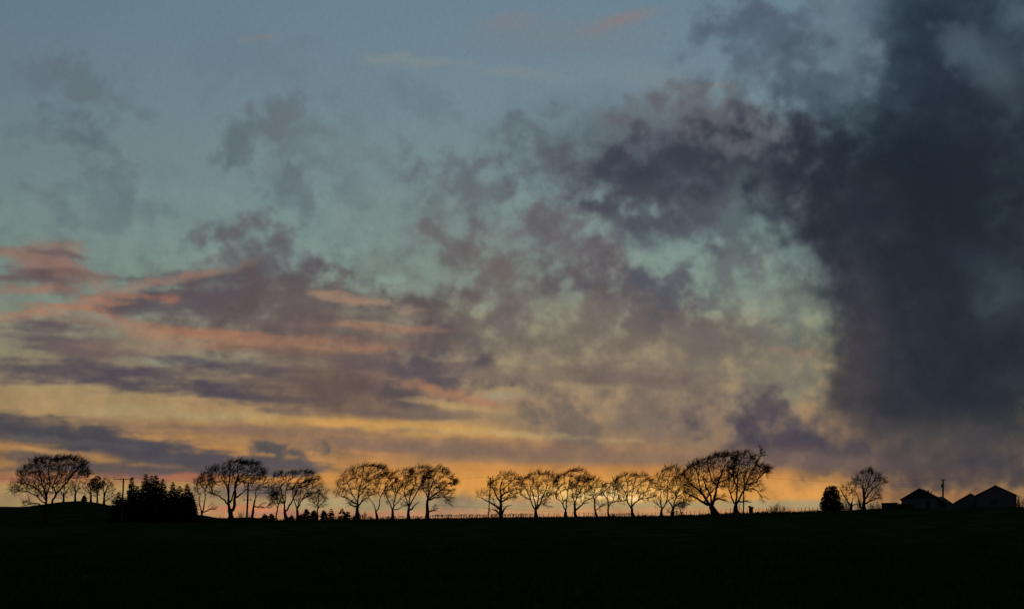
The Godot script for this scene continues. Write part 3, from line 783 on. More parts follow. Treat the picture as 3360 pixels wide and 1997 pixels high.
	bare_tree("slim beech with a V fork, second of the close group of five", "tree", 202, .34,
		[[1238, 1706, 1236, 1690, 1232, 1676], [1233, 1680, 1227, 1655, 1215, 1640, 1206, 1625], [1236, 1682, 1242, 1660, 1245, 1640, 1250, 1620, 1262, 1600, 1282, 1588], [1246, 1632, 1240, 1612, 1248, 1590, 1255, 1570], [1262, 1600, 1275, 1585, 1290, 1560]],
		[1196, 1625, 1212, 1608, 1230, 1590, 1240, 1566, 1268, 1555, 1296, 1560, 1300, 1585, 1280, 1605, 1255, 1625, 1225, 1632], {"density": .85, "wind": 1.1})
	bare_tree("beech with a knotted swelling low on its trunk, third of the close group of five", "tree", 199, .42,
		[[1287, 1706, 1288, 1688, 1287, 1672], [1286, 1676, 1283, 1655, 1272, 1640, 1264, 1620], [1289, 1672, 1291, 1650, 1294, 1625, 1304, 1600, 1312, 1588, 1332, 1570], [1292, 1660, 1310, 1640, 1330, 1625, 1345, 1612], [1294, 1625, 1285, 1600, 1280, 1575], [1296, 1618, 1292, 1590, 1295, 1565], [1290, 1678, 1305, 1672, 1325, 1660]],
		[1256, 1612, 1262, 1585, 1275, 1556, 1300, 1545, 1340, 1538, 1352, 1548, 1345, 1580, 1335, 1605, 1312, 1620, 1290, 1610], {"density": .95, "wind": 1.1})
	bare_tree("beech leaning steeply right, fourth of the close group of five", "tree", 201, .44,
		[[1341, 1706, 1340, 1685, 1341, 1662], [1343, 1660, 1358, 1632, 1372, 1612, 1388, 1588, 1404, 1560], [1338, 1662, 1333, 1640, 1322, 1612, 1312, 1600], [1341, 1660, 1344, 1630, 1350, 1608, 1362, 1585, 1360, 1560], [1345, 1678, 1360, 1660, 1378, 1645], [1335, 1650, 1322, 1640, 1312, 1636]],
		[1302, 1600, 1318, 1572, 1340, 1545, 1372, 1530, 1400, 1528, 1412, 1545, 1412, 1580, 1392, 1605, 1360, 1618, 1330, 1615], {"density": .95, "wind": 1.15})
	bare_tree("umbrella-shaped beech drooping to the right, last of the close group of five", "tree", 199, .46,
		[[1403, 1706, 1402, 1680, 1402, 1650, 1404, 1632], [1404, 1636, 1412, 1605, 1420, 1585, 1432, 1550], [1404, 1634, 1396, 1615, 1384, 1600], [1406, 1638, 1425, 1620, 1448, 1605, 1468, 1585, 1490, 1575], [1407, 1642, 1430, 1632, 1455, 1630, 1480, 1640], [1404, 1632, 1406, 1600, 1400, 1570], [1404, 1682, 1415, 1676, 1430, 1672], [1418, 1590, 1440, 1575, 1462, 1560]],
		[1376, 1600, 1380, 1570, 1402, 1545, 1430, 1532, 1452, 1533, 1470, 1548, 1486, 1570, 1502, 1576, 1486, 1590, 1482, 1612, 1486, 1640, 1476, 1655, 1450, 1640, 1425, 1630, 1402, 1625, 1384, 1615], {"density": 1.25, "wind": 1.4})
	bare_tree("wind-combed beech just right of the T-topped pole in the middle", "tree", 200, .46,
		[[1645, 1701, 1643, 1680, 1643, 1655, 1645, 1620], [1640, 1668, 1622, 1657, 1604, 1645, 1585, 1636, 1565, 1628], [1646, 1625, 1665, 1614, 1690, 1606, 1708, 1603], [1645, 1622, 1640, 1600, 1645, 1580, 1660, 1560], [1643, 1650, 1630, 1630, 1620, 1605, 1605, 1590], [1646, 1650, 1658, 1638, 1672, 1632, 1690, 1630], [1650, 1690, 1652, 1670, 1662, 1660, 1680, 1658], [1636, 1690, 1630, 1675, 1612, 1668], [1647, 1612, 1660, 1595, 1685, 1575]],
		[1553, 1626, 1570, 1612, 1592, 1604, 1598, 1592, 1622, 1574, 1640, 1558, 1664, 1552, 1690, 1553, 1704, 1570, 1714, 1594, 1712, 1606, 1690, 1618, 1665, 1632, 1640, 1640, 1610, 1638, 1580, 1634], {"density": .95, "wind": 1.1})
	bare_tree("goblet-shaped beech with limbs fanning from a short trunk", "tree", 200, .5,
		[[1760, 1701, 1759, 1685, 1758, 1672], [1756, 1676, 1745, 1650, 1738, 1630, 1728, 1605, 1715, 1590], [1758, 1672, 1754, 1645, 1752, 1630, 1742, 1600, 1735, 1575], [1760, 1672, 1764, 1648, 1768, 1625, 1764, 1600, 1762, 1570], [1762, 1674, 1775, 1645, 1785, 1620, 1795, 1595, 1800, 1570], [1765, 1660, 1790, 1635, 1812, 1622], [1742, 1640, 1722, 1628, 1705, 1620], [1768, 1650, 1780, 1652, 1788, 1655]],
		[1702, 1622, 1704, 1596, 1712, 1570, 1735, 1556, 1762, 1551, 1790, 1549, 1814, 1554, 1822, 1580, 1818, 1612, 1798, 1632, 1780, 1645, 1760, 1635, 1735, 1640, 1718, 1634], {"density": .95, "wind": .9})
	bare_tree("tall beech carrying a dark nest near its top", "tree", 199, .42,
		[[1857, 1700, 1857, 1685, 1856, 1672], [1855, 1676, 1848, 1655, 1846, 1630, 1838, 1608, 1832, 1590], [1859, 1674, 1860, 1650, 1862, 1625, 1866, 1600, 1874, 1570, 1888, 1548], [1848, 1652, 1836, 1640, 1820, 1632], [1864, 1612, 1855, 1590, 1852, 1565], [1864, 1660, 1872, 1655], [1868, 1595, 1890, 1575, 1910, 1560]],
		[1808, 1625, 1812, 1590, 1822, 1564, 1850, 1552, 1876, 1540, 1900, 1538, 1924, 1548, 1938, 1566, 1920, 1590, 1895, 1605, 1870, 1610, 1845, 1615, 1825, 1630], {"density": .95, "wind": 1.0})
	bare_tree("beech with a kinked trunk foot and one long arm to the right", "tree", 201, .4,
		[[1892, 1700, 1886, 1682, 1887, 1665, 1887, 1648], [1887, 1650, 1880, 1630, 1876, 1610, 1880, 1585], [1889, 1674, 1905, 1660, 1918, 1648, 1930, 1638, 1945, 1632], [1888, 1648, 1896, 1625, 1908, 1605, 1925, 1590], [1886, 1640, 1875, 1630, 1866, 1625], [1890, 1640, 1890, 1610, 1895, 1585]],
		[1866, 1630, 1868, 1592, 1888, 1568, 1915, 1560, 1940, 1575, 1950, 1600, 1942, 1622, 1918, 1640, 1898, 1636, 1880, 1640], {"density": .95, "wind": 1.0})
	bare_tree("slim curved tree, left of the two thin ones near the sunset glow", "tree", 202, .25,
		[[1960, 1699, 1955, 1685, 1952, 1665, 1951, 1640, 1946, 1625], [1946, 1630, 1948, 1610, 1952, 1590], [1950, 1640, 1962, 1625, 1975, 1612], [1948, 1630, 1938, 1615, 1930, 1605], [1955, 1672, 1968, 1664, 1980, 1655]],
		[1918, 1612, 1924, 1585, 1944, 1570, 1966, 1572, 1984, 1590, 1986, 1612, 1966, 1628, 1944, 1632, 1928, 1626], {"density": .9, "wind": .9})
	bare_tree("slim upright tree, right of the two thin ones near the sunset glow", "tree", 200, .25,
		[[1999, 1699, 1996, 1680, 1996, 1662, 1995, 1640], [1995, 1645, 1988, 1628, 1980, 1615], [1997, 1660, 2008, 1645, 2014, 1625, 2018, 1605], [1995, 1642, 1994, 1618, 1990, 1600], [1998, 1655, 2015, 1645, 2025, 1642]],
		[1968, 1622, 1972, 1600, 1988, 1584, 2010, 1583, 2024, 1594, 2030, 1615, 2020, 1636, 2000, 1640, 1982, 1636], {"density": .9, "wind": .9})
	bare_tree("parasol-shaped beech standing alone left of the gate", "tree", 200, .44,
		[[2078, 1699, 2075, 1680, 2073, 1662], [2074, 1664, 2076, 1640, 2076, 1620, 2082, 1595, 2090, 1570], [2070, 1668, 2062, 1648, 2058, 1625, 2045, 1600, 2032, 1585], [2077, 1658, 2092, 1642, 2110, 1635, 2140, 1632], [2060, 1640, 2045, 1642, 2030, 1635], [2080, 1605, 2098, 1590, 2115, 1575], [2060, 1632, 2058, 1600, 2062, 1575], [2090, 1645, 2102, 1620, 2125, 1610]],
		[2004, 1588, 2010, 1572, 2034, 1560, 2056, 1554, 2086, 1556, 2114, 1556, 2130, 1568, 2144, 1584, 2160, 1605, 2150, 1625, 2130, 1640, 2105, 1640, 2085, 1628, 2060, 1628, 2030, 1632, 2012, 1612], {"density": 1.0, "wind": 1.05})
	bare_tree("tall sparse tree forking low, left of the gate", "tree", 199, .4,
		[[2171, 1698, 2171, 1680, 2172, 1668], [2171, 1672, 2168, 1645, 2167, 1620, 2168, 1590, 2158, 1570], [2174, 1672, 2184, 1652, 2190, 1630, 2188, 1600, 2190, 1570, 2200, 1540], [2186, 1650, 2205, 1635, 2220, 1625], [2167, 1668, 2158, 1655, 2152, 1640], [2168, 1600, 2160, 1580, 2165, 1560, 2178, 1542]],
		[2148, 1600, 2154, 1578, 2168, 1552, 2188, 1534, 2208, 1526, 2228, 1534, 2226, 1560, 2214, 1590, 2196, 1612, 2170, 1615], {"density": .8, "wind": .7})
	bare_tree("beech right behind the gate with a sawn stub at its foot", "tree", 199, .42,
		[[2206, 1697, 2207, 1680, 2211, 1660], [2210, 1662, 2216, 1640, 2225, 1615, 2235, 1590], [2214, 1660, 2232, 1652, 2248, 1648, 2268, 1655], [2208, 1665, 2198, 1645, 2192, 1630], [2214, 1645, 2206, 1620, 2212, 1595, 2220, 1570], [2220, 1630, 2240, 1615, 2256, 1605], [2204, 1692, 2198, 1680, 2195, 1674]],
		[2190, 1612, 2198, 1582, 2214, 1560, 2238, 1550, 2258, 1565, 2272, 1590, 2276, 1625, 2262, 1645, 2240, 1642, 2215, 1632], {"density": 1.0, "wind": .8})
	bare_tree("thin leaning sapling at the right end of the gate", "tree", 198.5, .14,
		[[2240, 1694, 2235, 1678, 2230, 1662, 2226, 1655], [2232, 1668, 2222, 1668, 2214, 1660], [2231, 1664, 2240, 1655, 2248, 1652]],
		[2208, 1668, 2214, 1656, 2232, 1648, 2252, 1654, 2246, 1666, 2228, 1670], {"density": .7, "wind": .3, "twigs": 4})
	bare_tree("huge spreading beech with a flared trunk and a long left limb", "tree", 200, .95,
		[[2347, 1690, 2339, 1670, 2334, 1655], [2331, 1660, 2318, 1640, 2300, 1616, 2284, 1602, 2262, 1585, 2248, 1565], [2338, 1660, 2348, 1628, 2358, 1600, 2366, 1575, 2380, 1550, 2392, 1525], [2330, 1658, 2312, 1648, 2296, 1636, 2272, 1622, 2252, 1610], [2336, 1652, 2336, 1625, 2322, 1600, 2312, 1570], [2300, 1618, 2294, 1590, 2290, 1560, 2285, 1535], [2360, 1596, 2345, 1570, 2340, 1540, 2335, 1510], [2364, 1582, 2390, 1570, 2410, 1560], [2344, 1640, 2360, 1635, 2380, 1640], [2312, 1648, 2330, 1622, 2345, 1602]],
		[2234, 1575, 2240, 1545, 2256, 1528, 2284, 1514, 2322, 1500, 2346, 1490, 2380, 1485, 2412, 1484, 2420, 1510, 2412, 1550, 2394, 1575, 2372, 1600, 2350, 1598, 2330, 1622, 2300, 1632, 2270, 1635, 2246, 1620, 2236, 1598], {"density": 1.5, "wind": .7})
	bare_tree("tall beech beside the plain pole, long thin branches reaching right", "tree", 201, .7,
		[[2416, 1686, 2415, 1668, 2415, 1654], [2413, 1658, 2402, 1632, 2396, 1610, 2388, 1590], [2416, 1654, 2418, 1625, 2419, 1590, 2420, 1560, 2424, 1525, 2432, 1500], [2419, 1654, 2430, 1625, 2440, 1600, 2446, 1570, 2455, 1545, 2475, 1515], [2444, 1592, 2478, 1582, 2498, 1562, 2516, 1548, 2532, 1538], [2418, 1602, 2405, 1575, 2400, 1545, 2405, 1510], [2455, 1548, 2480, 1515, 2492, 1495, 2492, 1484], [2438, 1605, 2462, 1602, 2480, 1610, 2498, 1635], [2424, 1648, 2440, 1644, 2462, 1648]],
		[2384, 1592, 2388, 1545, 2398, 1505, 2420, 1486, 2448, 1482, 2468, 1494, 2476, 1515, 2500, 1525, 2520, 1532, 2512, 1552, 2492, 1572, 2496, 1595, 2506, 1608, 2480, 1616, 2450, 1612, 2430, 1620, 2410, 1625, 2396, 1618], {"density": 1.4, "wind": .8})
	bare_tree("dead broken trunk with two stubs between the evergreen and the tall garden tree", "tree", 203, .35,
		[[2792, 1674, 2794, 1660, 2797, 1648], [2797, 1650, 2800, 1638, 2801, 1624], [2798, 1655, 2808, 1652, 2817, 1654], [2795, 1662, 2785, 1645, 2778, 1625, 2768, 1605]],
		[2752, 1640, 2756, 1605, 2768, 1592, 2782, 1600, 2790, 1620, 2784, 1645, 2770, 1655], {"density": .5, "wind": 0.1, "name": "dead_tree", "stubs": 1, "group": "trees by the houses", "twigs": 3})
	bare_tree("tall bare garden tree left of the houses", "tree", 203, .45,
		[[2836, 1672, 2836, 1650, 2837, 1625], [2837, 1628, 2842, 1595, 2848, 1565, 2852, 1545], [2836, 1650, 2830, 1625, 2822, 1600, 2812, 1582], [2838, 1640, 2855, 1620, 2872, 1605, 2890, 1590], [2840, 1605, 2860, 1580, 2878, 1565], [2838, 1655, 2858, 1640, 2885, 1632], [2837, 1625, 2830, 1595, 2832, 1570], [2826, 1672, 2822, 1640, 2818, 1615]],
		[2786, 1610, 2796, 1588, 2812, 1572, 2826, 1556, 2836, 1542, 2854, 1538, 2866, 1548, 2886, 1560, 2904, 1578, 2898, 1598, 2886, 1614, 2896, 1634, 2870, 1640, 2850, 1628, 2820, 1632, 2800, 1628], {"density": .85, "wind": .5, "name": "garden_tree", "group": "trees by the houses"})

# ---------------------------------------------------------------- evergreens
func spruce(label: String, px: float, top: float, half_px: float, dist: float, opt := {}) -> void:
	var root := on_ground(px, dist)
	var h := at(px, top, dist).y - root.y
	var w: float = half_px * opt.get("wide", 1.5) * dist / FOCAL
	var t := thing(opt.get("name", "spruce_tree"), label, "tree", root, opt.get("group", "dark conifers on the left"))
	var tb := Buf.new()
	tb.tube(Vector3(0, -0.4, 0), Vector3(0.05, h * 0.5, 0), 0.03 * h * 0.6, 0.012 * h, 7)
	tb.tube(Vector3(0.05, h * 0.5, 0), Vector3(0, h * 0.97, 0), 0.012 * h, 0.01, 6)
	part(t, "trunk", tb, M.bark)
	var c := Buf.new()
	var fill: float = opt.get("fill", 1.35)
	var y := h * 0.04
	while y < h * 0.98:
		var f := y / h
		var reach := w * (pow(1.0 - f, 0.6) * 1.05 + 0.03) * (0.75 if f < 0.08 else 1.0)
		var n := int(8 * fill) + 1
		for k in n:
			var a := TAU * (k + rng.randf()) / n
			var l := reach * rng.randf_range(0.72, 1.12)
			var out := Vector3(cos(a), 0, sin(a))
			var p := Vector3(0, y + rng.randf_range(-0.15, 0.15), 0)
			var tip := p + out * l + Vector3(0, l * rng.randf_range(-0.12, 0.28), 0)
			c.tube(p, tip, 0.03, 0.01, 3)
			var m := maxi(3, int(l / 0.28 * fill))
			for j in m:
				var g := (j + rng.randf()) / m
				var q := p.lerp(tip, 0.15 + 0.85 * g)
				for sd in [-1.0, 1.0]:
					var side: Vector3 = (out.cross(Vector3.UP) * sd + out * 0.7 + Vector3(0, rng.randf_range(-0.35, 0.45), 0) + rv(0.3)).normalized()
					var len := (0.42 + 0.4 * (1.0 - g)) * rng.randf_range(0.7, 1.2) * clampf(0.3 + 1.6 * (1.0 - f), 0.0, 1.0)
					var across := side.cross(rv(1.0)).normalized() * 0.13 * clampf(0.4 + 1.6 * (1.0 - f), 0.0, 1.0)
					c.quad(q - across, q + across, q + side * len * 0.6 + across * 0.7, q + side * len * 0.6 - across * 0.7)
					c.tri(q + side * len * 0.6 + across * 0.7, q + side * len, q + side * len * 0.6 - across * 0.7)
		y += 0.34 + 0.05 * h * 0.1
	for k in 5:
		c.tube(Vector3(0, h * (0.9 + 0.02 * k), 0), Vector3(0, h * (0.9 + 0.02 * k), 0) + Vector3(cos(k * 2.4) * 0.25, 0.12, sin(k * 2.4) * 0.25), 0.02, 0.008, 3)
	part(t, "crown", c, M.needle)

# leaves strewn through rounded clumps: [x, y, z, rx, ry] each in metres from the root
func leaf_clumps(b: Buf, clumps: Array, per_m3: float, size: float) -> void:
	for c in clumps:
		var n := int(per_m3 * c[3] * c[3] * c[4] * 4.2)
		for k in n:
			var d := rv(1.0)
			if d.length() > 1.0:
				d = d.normalized() * rng.randf_range(0.75, 1.05)
			var p := Vector3(c[0], c[1], c[2]) + d * Vector3(c[3], c[4], c[3])
			var u := rv(1.0).normalized()
			var v := u.cross(rv(1.0)).normalized()
			var s := size * rng.randf_range(0.6, 1.3)
			b.quad(p - u * s * 0.5, p + v * s * 0.3, p + u * s * 0.5, p - v * s * 0.3)

func make_evergreens() -> void:
	var rows := [
		["low dark conifer just left of the pole by the knoll", 389, 1612, 26, 236], ["thin-topped conifer rising behind the crossarm pole", 431, 1561, 17, 236], ["bushy conifer filling the gap right of the crossarm pole", 450, 1592, 26, 228],
		["tallest conifer of the dark clump, its left top", 478, 1552, 25, 232], ["conifer at the middle top of the dark clump", 497, 1557, 22, 237], ["sharp-topped conifer right of the tallest one", 511, 1554, 23, 230], ["conifer on the right shoulder of the tall dark clump", 533, 1570, 21, 234], ["low conifer in the notch between the two dark clumps", 549, 1645, 12, 231],
		["left conifer of the lower dark clump", 566, 1580, 21, 232], ["broad conifer in the middle of the lower dark clump", 588, 1590, 26, 228], ["conifer with a small sharp tip at the right of the lower dark clump", 613, 1585, 21, 232], ["short conifer on the outer right edge of the lower dark clump", 628, 1615, 18, 229], ["squat conifer at the foot of the crossarm pole", 418, 1625, 30, 226]]
	for r in rows:
		spruce(r[0], r[1], r[2], r[3], r[4])
	var young := [
		["young spruce left of the small pointed tree", 1005, 1668, 13, 207], ["young spruce under the small pointed tree", 1030, 1671, 15, 206], ["young spruce right of the small pointed tree", 1062, 1673, 12, 208], ["thin young larch with bare top in the hedge line", 1086, 1667, 12, 209], ["wider young larch halfway to the ivy-footed beech", 1122, 1667, 14, 207], ["short young spruce close to the ivy-footed beech", 1139, 1678, 12, 206],
		["young spruce between the leaning tree and the crooked sapling", 868, 1686, 14, 209], ["smaller young spruce next to the crooked sapling", 890, 1683, 11, 210], ["tiny spruce between the forked pair of beeches", 956, 1690, 11, 208], ["squat young spruce left of the row of young spruces", 988, 1684, 12, 209]]
	for r in young:
		spruce(r[0], r[1], r[2], r[3], r[4], {"wide": 1.15, "fill": .45 if "larch" in r[0] else 1.0, "name": "young_larch" if "larch" in r[0] else "young_spruce", "group": "young conifers in the hedge line"})
	# dark pine among the bare trees on the knoll
	var root := on_ground(318, 330)
	var s := 330.0 / FOCAL
	var pine := thing("pine_tree", "dark dense-topped pine on the knoll among bare trees", "tree", root, "trees on the knoll")
	var tb := Buf.new()
	var h := at(318, 1590, 330).y - root.y
	tb.tube(Vector3(0, -0.5, 0), Vector3(-0.1, h * 0.6, 0), 0.32, 0.24, 7)
	tb.tube(Vector3(-0.1, h * 0.6, 0), Vector3(-0.3, h, 0), 0.24, 0.12, 7)
	for k in 4:
		tb.tube(Vector3(-0.1, h * 0.6, 0), Vector3([-2.2, 1.8, 0.6, -1.0][k], h * [0.95, 0.9, 1.0, 0.85][k], [0.5, -0.4, 1.0, -1.1][k]), 0.12, 0.05, 5)
	part(pine, "trunk", tb, M.bark)
	var pb := Buf.new()
	var cl := []
	for q in [[310, 1578, 13, 11], [322, 1570, 11, 9], [300, 1592, 12, 10], [332, 1586, 11, 11], [315, 1592, 14, 12], [318, 1605, 9, 10], [326, 1600, 8, 9], [306, 1604, 7, 8], [308, 1620, 6, 11], [322, 1618, 5, 9]]:
		cl.append([(q[0] - 318) * s, (1760.0 - q[1]) * s + EYE - root.y, rng.randf_range(-1, 1), q[2] * s, q[3] * s])
	leaf_clumps(pb, cl, 34.0, 0.42)
	part(pine, "crown", pb, M.needle)
	# round-topped evergreen by the houses
	var r2 := on_ground(2730, 202)
	var s2 := 202.0 / FOCAL
	var yew := thing("yew_tree", "dense round-topped evergreen left of the garden trees", "tree", r2, "trees by the houses")
	var yt := Buf.new()
	yt.tube(Vector3(0, -0.5, 0), Vector3(0, 2.6, 0), 0.3, 0.16, 7)
	for k in 6:
		yt.tube(Vector3(0, 0.5 + 0.3 * k, 0), Vector3(cos(k * 2.2) * 1.6, 1.8 + 0.45 * k, sin(k * 2.2) * 1.3), 0.11, 0.04, 5)
	part(yew, "trunk", yt, M.bark)
	var yc := []
	for q in [[2725, 1608, 16, 13], [2736, 1604, 13, 11], [2742, 1618, 13, 14], [2714, 1622, 14, 14], [2728, 1630, 22, 20], [2707, 1642, 14, 14], [2748, 1640, 14, 18], [2728, 1655, 30, 18], [2702, 1658, 12, 15], [2755, 1660, 13, 16], [2765, 1670, 9, 10], [2730, 1670, 34, 10], [2735, 1598, 6, 6], [2722, 1597, 5, 5]]:
		yc.append([(q[0] - 2730) * s2, (1760.0 - q[1]) * s2 + EYE - r2.y, rng.randf_range(-0.4, 0.4), q[2] * s2, q[3] * s2])
	var yb := Buf.new()
	leaf_clumps(yb, yc, 190.0, 0.26)
	part(yew, "crown", yb, M.leaf)
	# ivy round the foot of the domed beech
	var ivy_root := on_ground(1172, 199.4)
	var ivy := thing("ivy", "ivy bush wrapped round the foot of the domed beech", "ivy", ivy_root)
	var ib := Buf.new()
	leaf_clumps(ib, [[-0.3, 0.5, 0, 0.75, 0.7], [0.35, 0.6, 0.1, 0.6, 0.8], [0.1, 1.3, 0.2, 0.5, 0.7], [-0.6, 0.3, 0, 0.5, 0.5]], 260.0, 0.2)
	part(ivy, "leaves", ib, M.leaf)
	var st := Buf.new()
	for k in 9:
		st.tube(Vector3(cos(k * 0.7) * 0.5, -0.1, sin(k * 0.7) * 0.5), Vector3(cos(k * 0.7 + 0.4) * 0.5, 1.5, sin(k * 0.7 + 0.4) * 0.5), 0.03, 0.012, 4)
	part(ivy, "stems", st, M.bark)
	# nest in a beech
	var nest := thing("bird_nest", "dark twig nest lodged near the top of a beech", "nest", at(1876, 1562, 199))
	var nb := Buf.new()
	for k in 130:
		var a := rng.randf() * TAU
		var e := rng.randf_range(-0.9, 0.4)
		var q := Vector3(cos(a) * cos(e), sin(e) * 0.7, sin(a) * cos(e)) * rng.randf_range(0.18, 0.34)
		var dd := Vector3(-sin(a), rng.randf_range(-0.5, 0.5), cos(a)) * rng.randf_range(0.1, 0.24)
		nb.tube(q - dd, q + dd, 0.014, 0.01, 3)
	part(nest, "twigs", nb, M.twig)

# ---------------------------------------------------------------- buildings
# the gable looks along local +z, the ridge runs along z; the origin is the middle of the floor
func gable_house(called: String, label: String, px: float, dist: float, turn: float, wide: float, deep: float, wall_h: float, roof_h: float, opt := {}) -> Node3D:
	var root := on_ground(px, dist)
	var t := thing(called, label, "house", root, "farm buildings on the right")
	t.rotation.y = deg_to_rad(turn)
	var hw := wide / 2.0
	var hd := deep / 2.0
	var w := Buf.new()
	var base := -0.9
	for sg in [1.0, -1.0]:
		var z: float = hd * sg
		w.quad(Vector3(-hw, base, z), Vector3(hw, base, z), Vector3(hw, wall_h, z), Vector3(-hw, wall_h, z))
		w.tri(Vector3(-hw, wall_h, z), Vector3(hw, wall_h, z), Vector3(0, wall_h + roof_h, z))
		w.quad(Vector3(hw * sg, base, -hd), Vector3(hw * sg, base, hd), Vector3(hw * sg, wall_h, hd), Vector3(hw * sg, wall_h, -hd))
	part(t, "wall", w, M.render)
	if opt.get("dark_gable", false):
		# boarded gable, one board after another
		var y := wall_h + 0.06
		while y < wall_h + roof_h - 0.3:
			var bw := wide * (1.0 - (y + 0.16 - wall_h) / roof_h) - 0.1
			var bo := Buf.new()
			bo.box(Vector3(0, y + 0.09, hd + 0.025), Vector3(bw, 0.17, 0.04), Basis(Vector3.RIGHT, -0.06), 0.008)
			part(t, "board", bo, M.timber)
			y += 0.185
	var over := 0.28
	var slope := Vector2(hw, -roof_h).normalized()
	for sg in [1.0, -1.0]:
		var r := Buf.new()
		var top := Vector3(0, wall_h + roof_h + 0.06, 0)
		var eave: Vector3 = Vector3(sg * (hw + over), wall_h - over * roof_h / hw + 0.06, 0)
		var up: Vector3 = Vector3(sg * -slope.y, slope.x, 0) * 0.14
		var z1 := Vector3(0, 0, hd + 0.22)
		r.quad(top + z1 + up, eave + z1 + up, eave - z1 + up, top - z1 + up)
		r.quad(top + z1, eave + z1, eave - z1, top - z1)
		r.quad(top + z1, eave + z1, eave + z1 + up, top + z1 + up)
		r.quad(top - z1, eave - z1, eave - z1 + up, top - z1 + up)
		r.quad(eave + z1, eave - z1, eave - z1 + up, eave + z1 + up)
		var ro := part(t, "roof", r, M.slate)
		# courses of slates: thin steps across the slope
		var gb := Buf.new()
		gb.tube(eave + z1 + Vector3(sg * 0.06, -0.03, 0), eave - z1 + Vector3(sg * 0.06, -0.03, 0), 0.06, 0.06, 6)
		part(ro, "gutter", gb, M.paint)
	var cap := Buf.new()
	cap.tube(Vector3(0, wall_h + roof_h + 0.16, hd + 0.22), Vector3(0, wall_h + roof_h + 0.16, -hd - 0.22), 0.09, 0.09, 6)
	part(t, "ridge_cap", cap, M.slate)
	for q in opt.get("windows", []):
		var f := Buf.new()
		var c := Vector3(q[0], q[1], hd + 0.02)
		f.box(c + Vector3(0, q[3] / 2.0 + 0.04, 0), Vector3(q[2] + 0.16, 0.08, 0.1))
		f.box(c - Vector3(0, q[3] / 2.0 + 0.04, 0), Vector3(q[2] + 0.24, 0.08, 0.16))
		for sx in [-1.0, 1.0]:
			f.box(c + Vector3(sx * (q[2] / 2.0 + 0.04), 0, 0), Vector3(0.08, q[3], 0.1))
		f.box(c, Vector3(0.07, q[3], 0.08))
		var fr := part(t, "window", f, M.paint)
		for sx in [-1.0, 1.0]:
			var g := Buf.new()
			g.box(c + Vector3(sx * q[2] / 4.0, 0, -0.012), Vector3(q[2] / 2.0 - 0.05, q[3], 0.03), Basis.IDENTITY, 0.004)
			part(fr, "pane", g, M.glass)
	for dx in opt.get("doors", []):
		var q := [dx]
		var f := Buf.new()
		f.box(Vector3(q[0], 0.98, hd + 0.03), Vector3(0.95, 2.0, 0.08))
		var dr := part(t, "door", f, M.timber)
		var hb := Buf.new()
		hb.rod(Vector3(q[0] + 0.35, 1.0, hd + 0.07), Vector3(q[0] + 0.35, 1.0, hd + 0.13), 0.03, 0.03, 6)
		part(dr, "handle", hb, M.metal)
	if opt.has("chimney"):
		var q: Array = opt.chimney
		var c := Buf.new()
		c.box(Vector3(q[0], q[1] - 0.55, q[2]), Vector3(0.42, 1.5, 0.42))
		c.box(Vector3(q[0], q[1] + 0.23, q[2]), Vector3(0.52, 0.1, 0.52))
		var ch := part(t, "chimney", c, M.stone)
		var p := Buf.new()
		p.rod(Vector3(q[0], q[1] + 0.27, q[2]), Vector3(q[0], q[1] + 0.55, q[2]), 0.11, 0.09, 8)
		part(ch, "chimney_pot", p, M.ceramic)
		var fl := Buf.new()
		fl.rod(Vector3(q[0] + 0.75, q[1] - 1.4, q[2] + 0.3), Vector3(q[0] + 0.75, q[1] + 0.05, q[2] + 0.3), 0.07, 0.07, 8)
		fl.rod(Vector3(q[0] + 0.75, q[1] + 0.05, q[2] + 0.3), Vector3(q[0] + 0.75, q[1] + 0.16, q[2] + 0.3), 0.12, 0.04, 8)
		part(t, "flue", fl, M.metal)
	if opt.get("downpipe", false):
		var d := Buf.new()
		d.rod(Vector3(-hw + 0.15, -0.4, hd + 0.07), Vector3(-hw + 0.15, wall_h - 0.2, hd + 0.07), 0.045, 0.045, 6)
		d.tube(Vector3(-hw + 0.15, wall_h - 0.2, hd + 0.07), Vector3(-hw - 0.2, wall_h - 0.05, hd + 0.07), 0.045, 0.045, 6)
		part(t, "downpipe", d, M.paint)
	return t

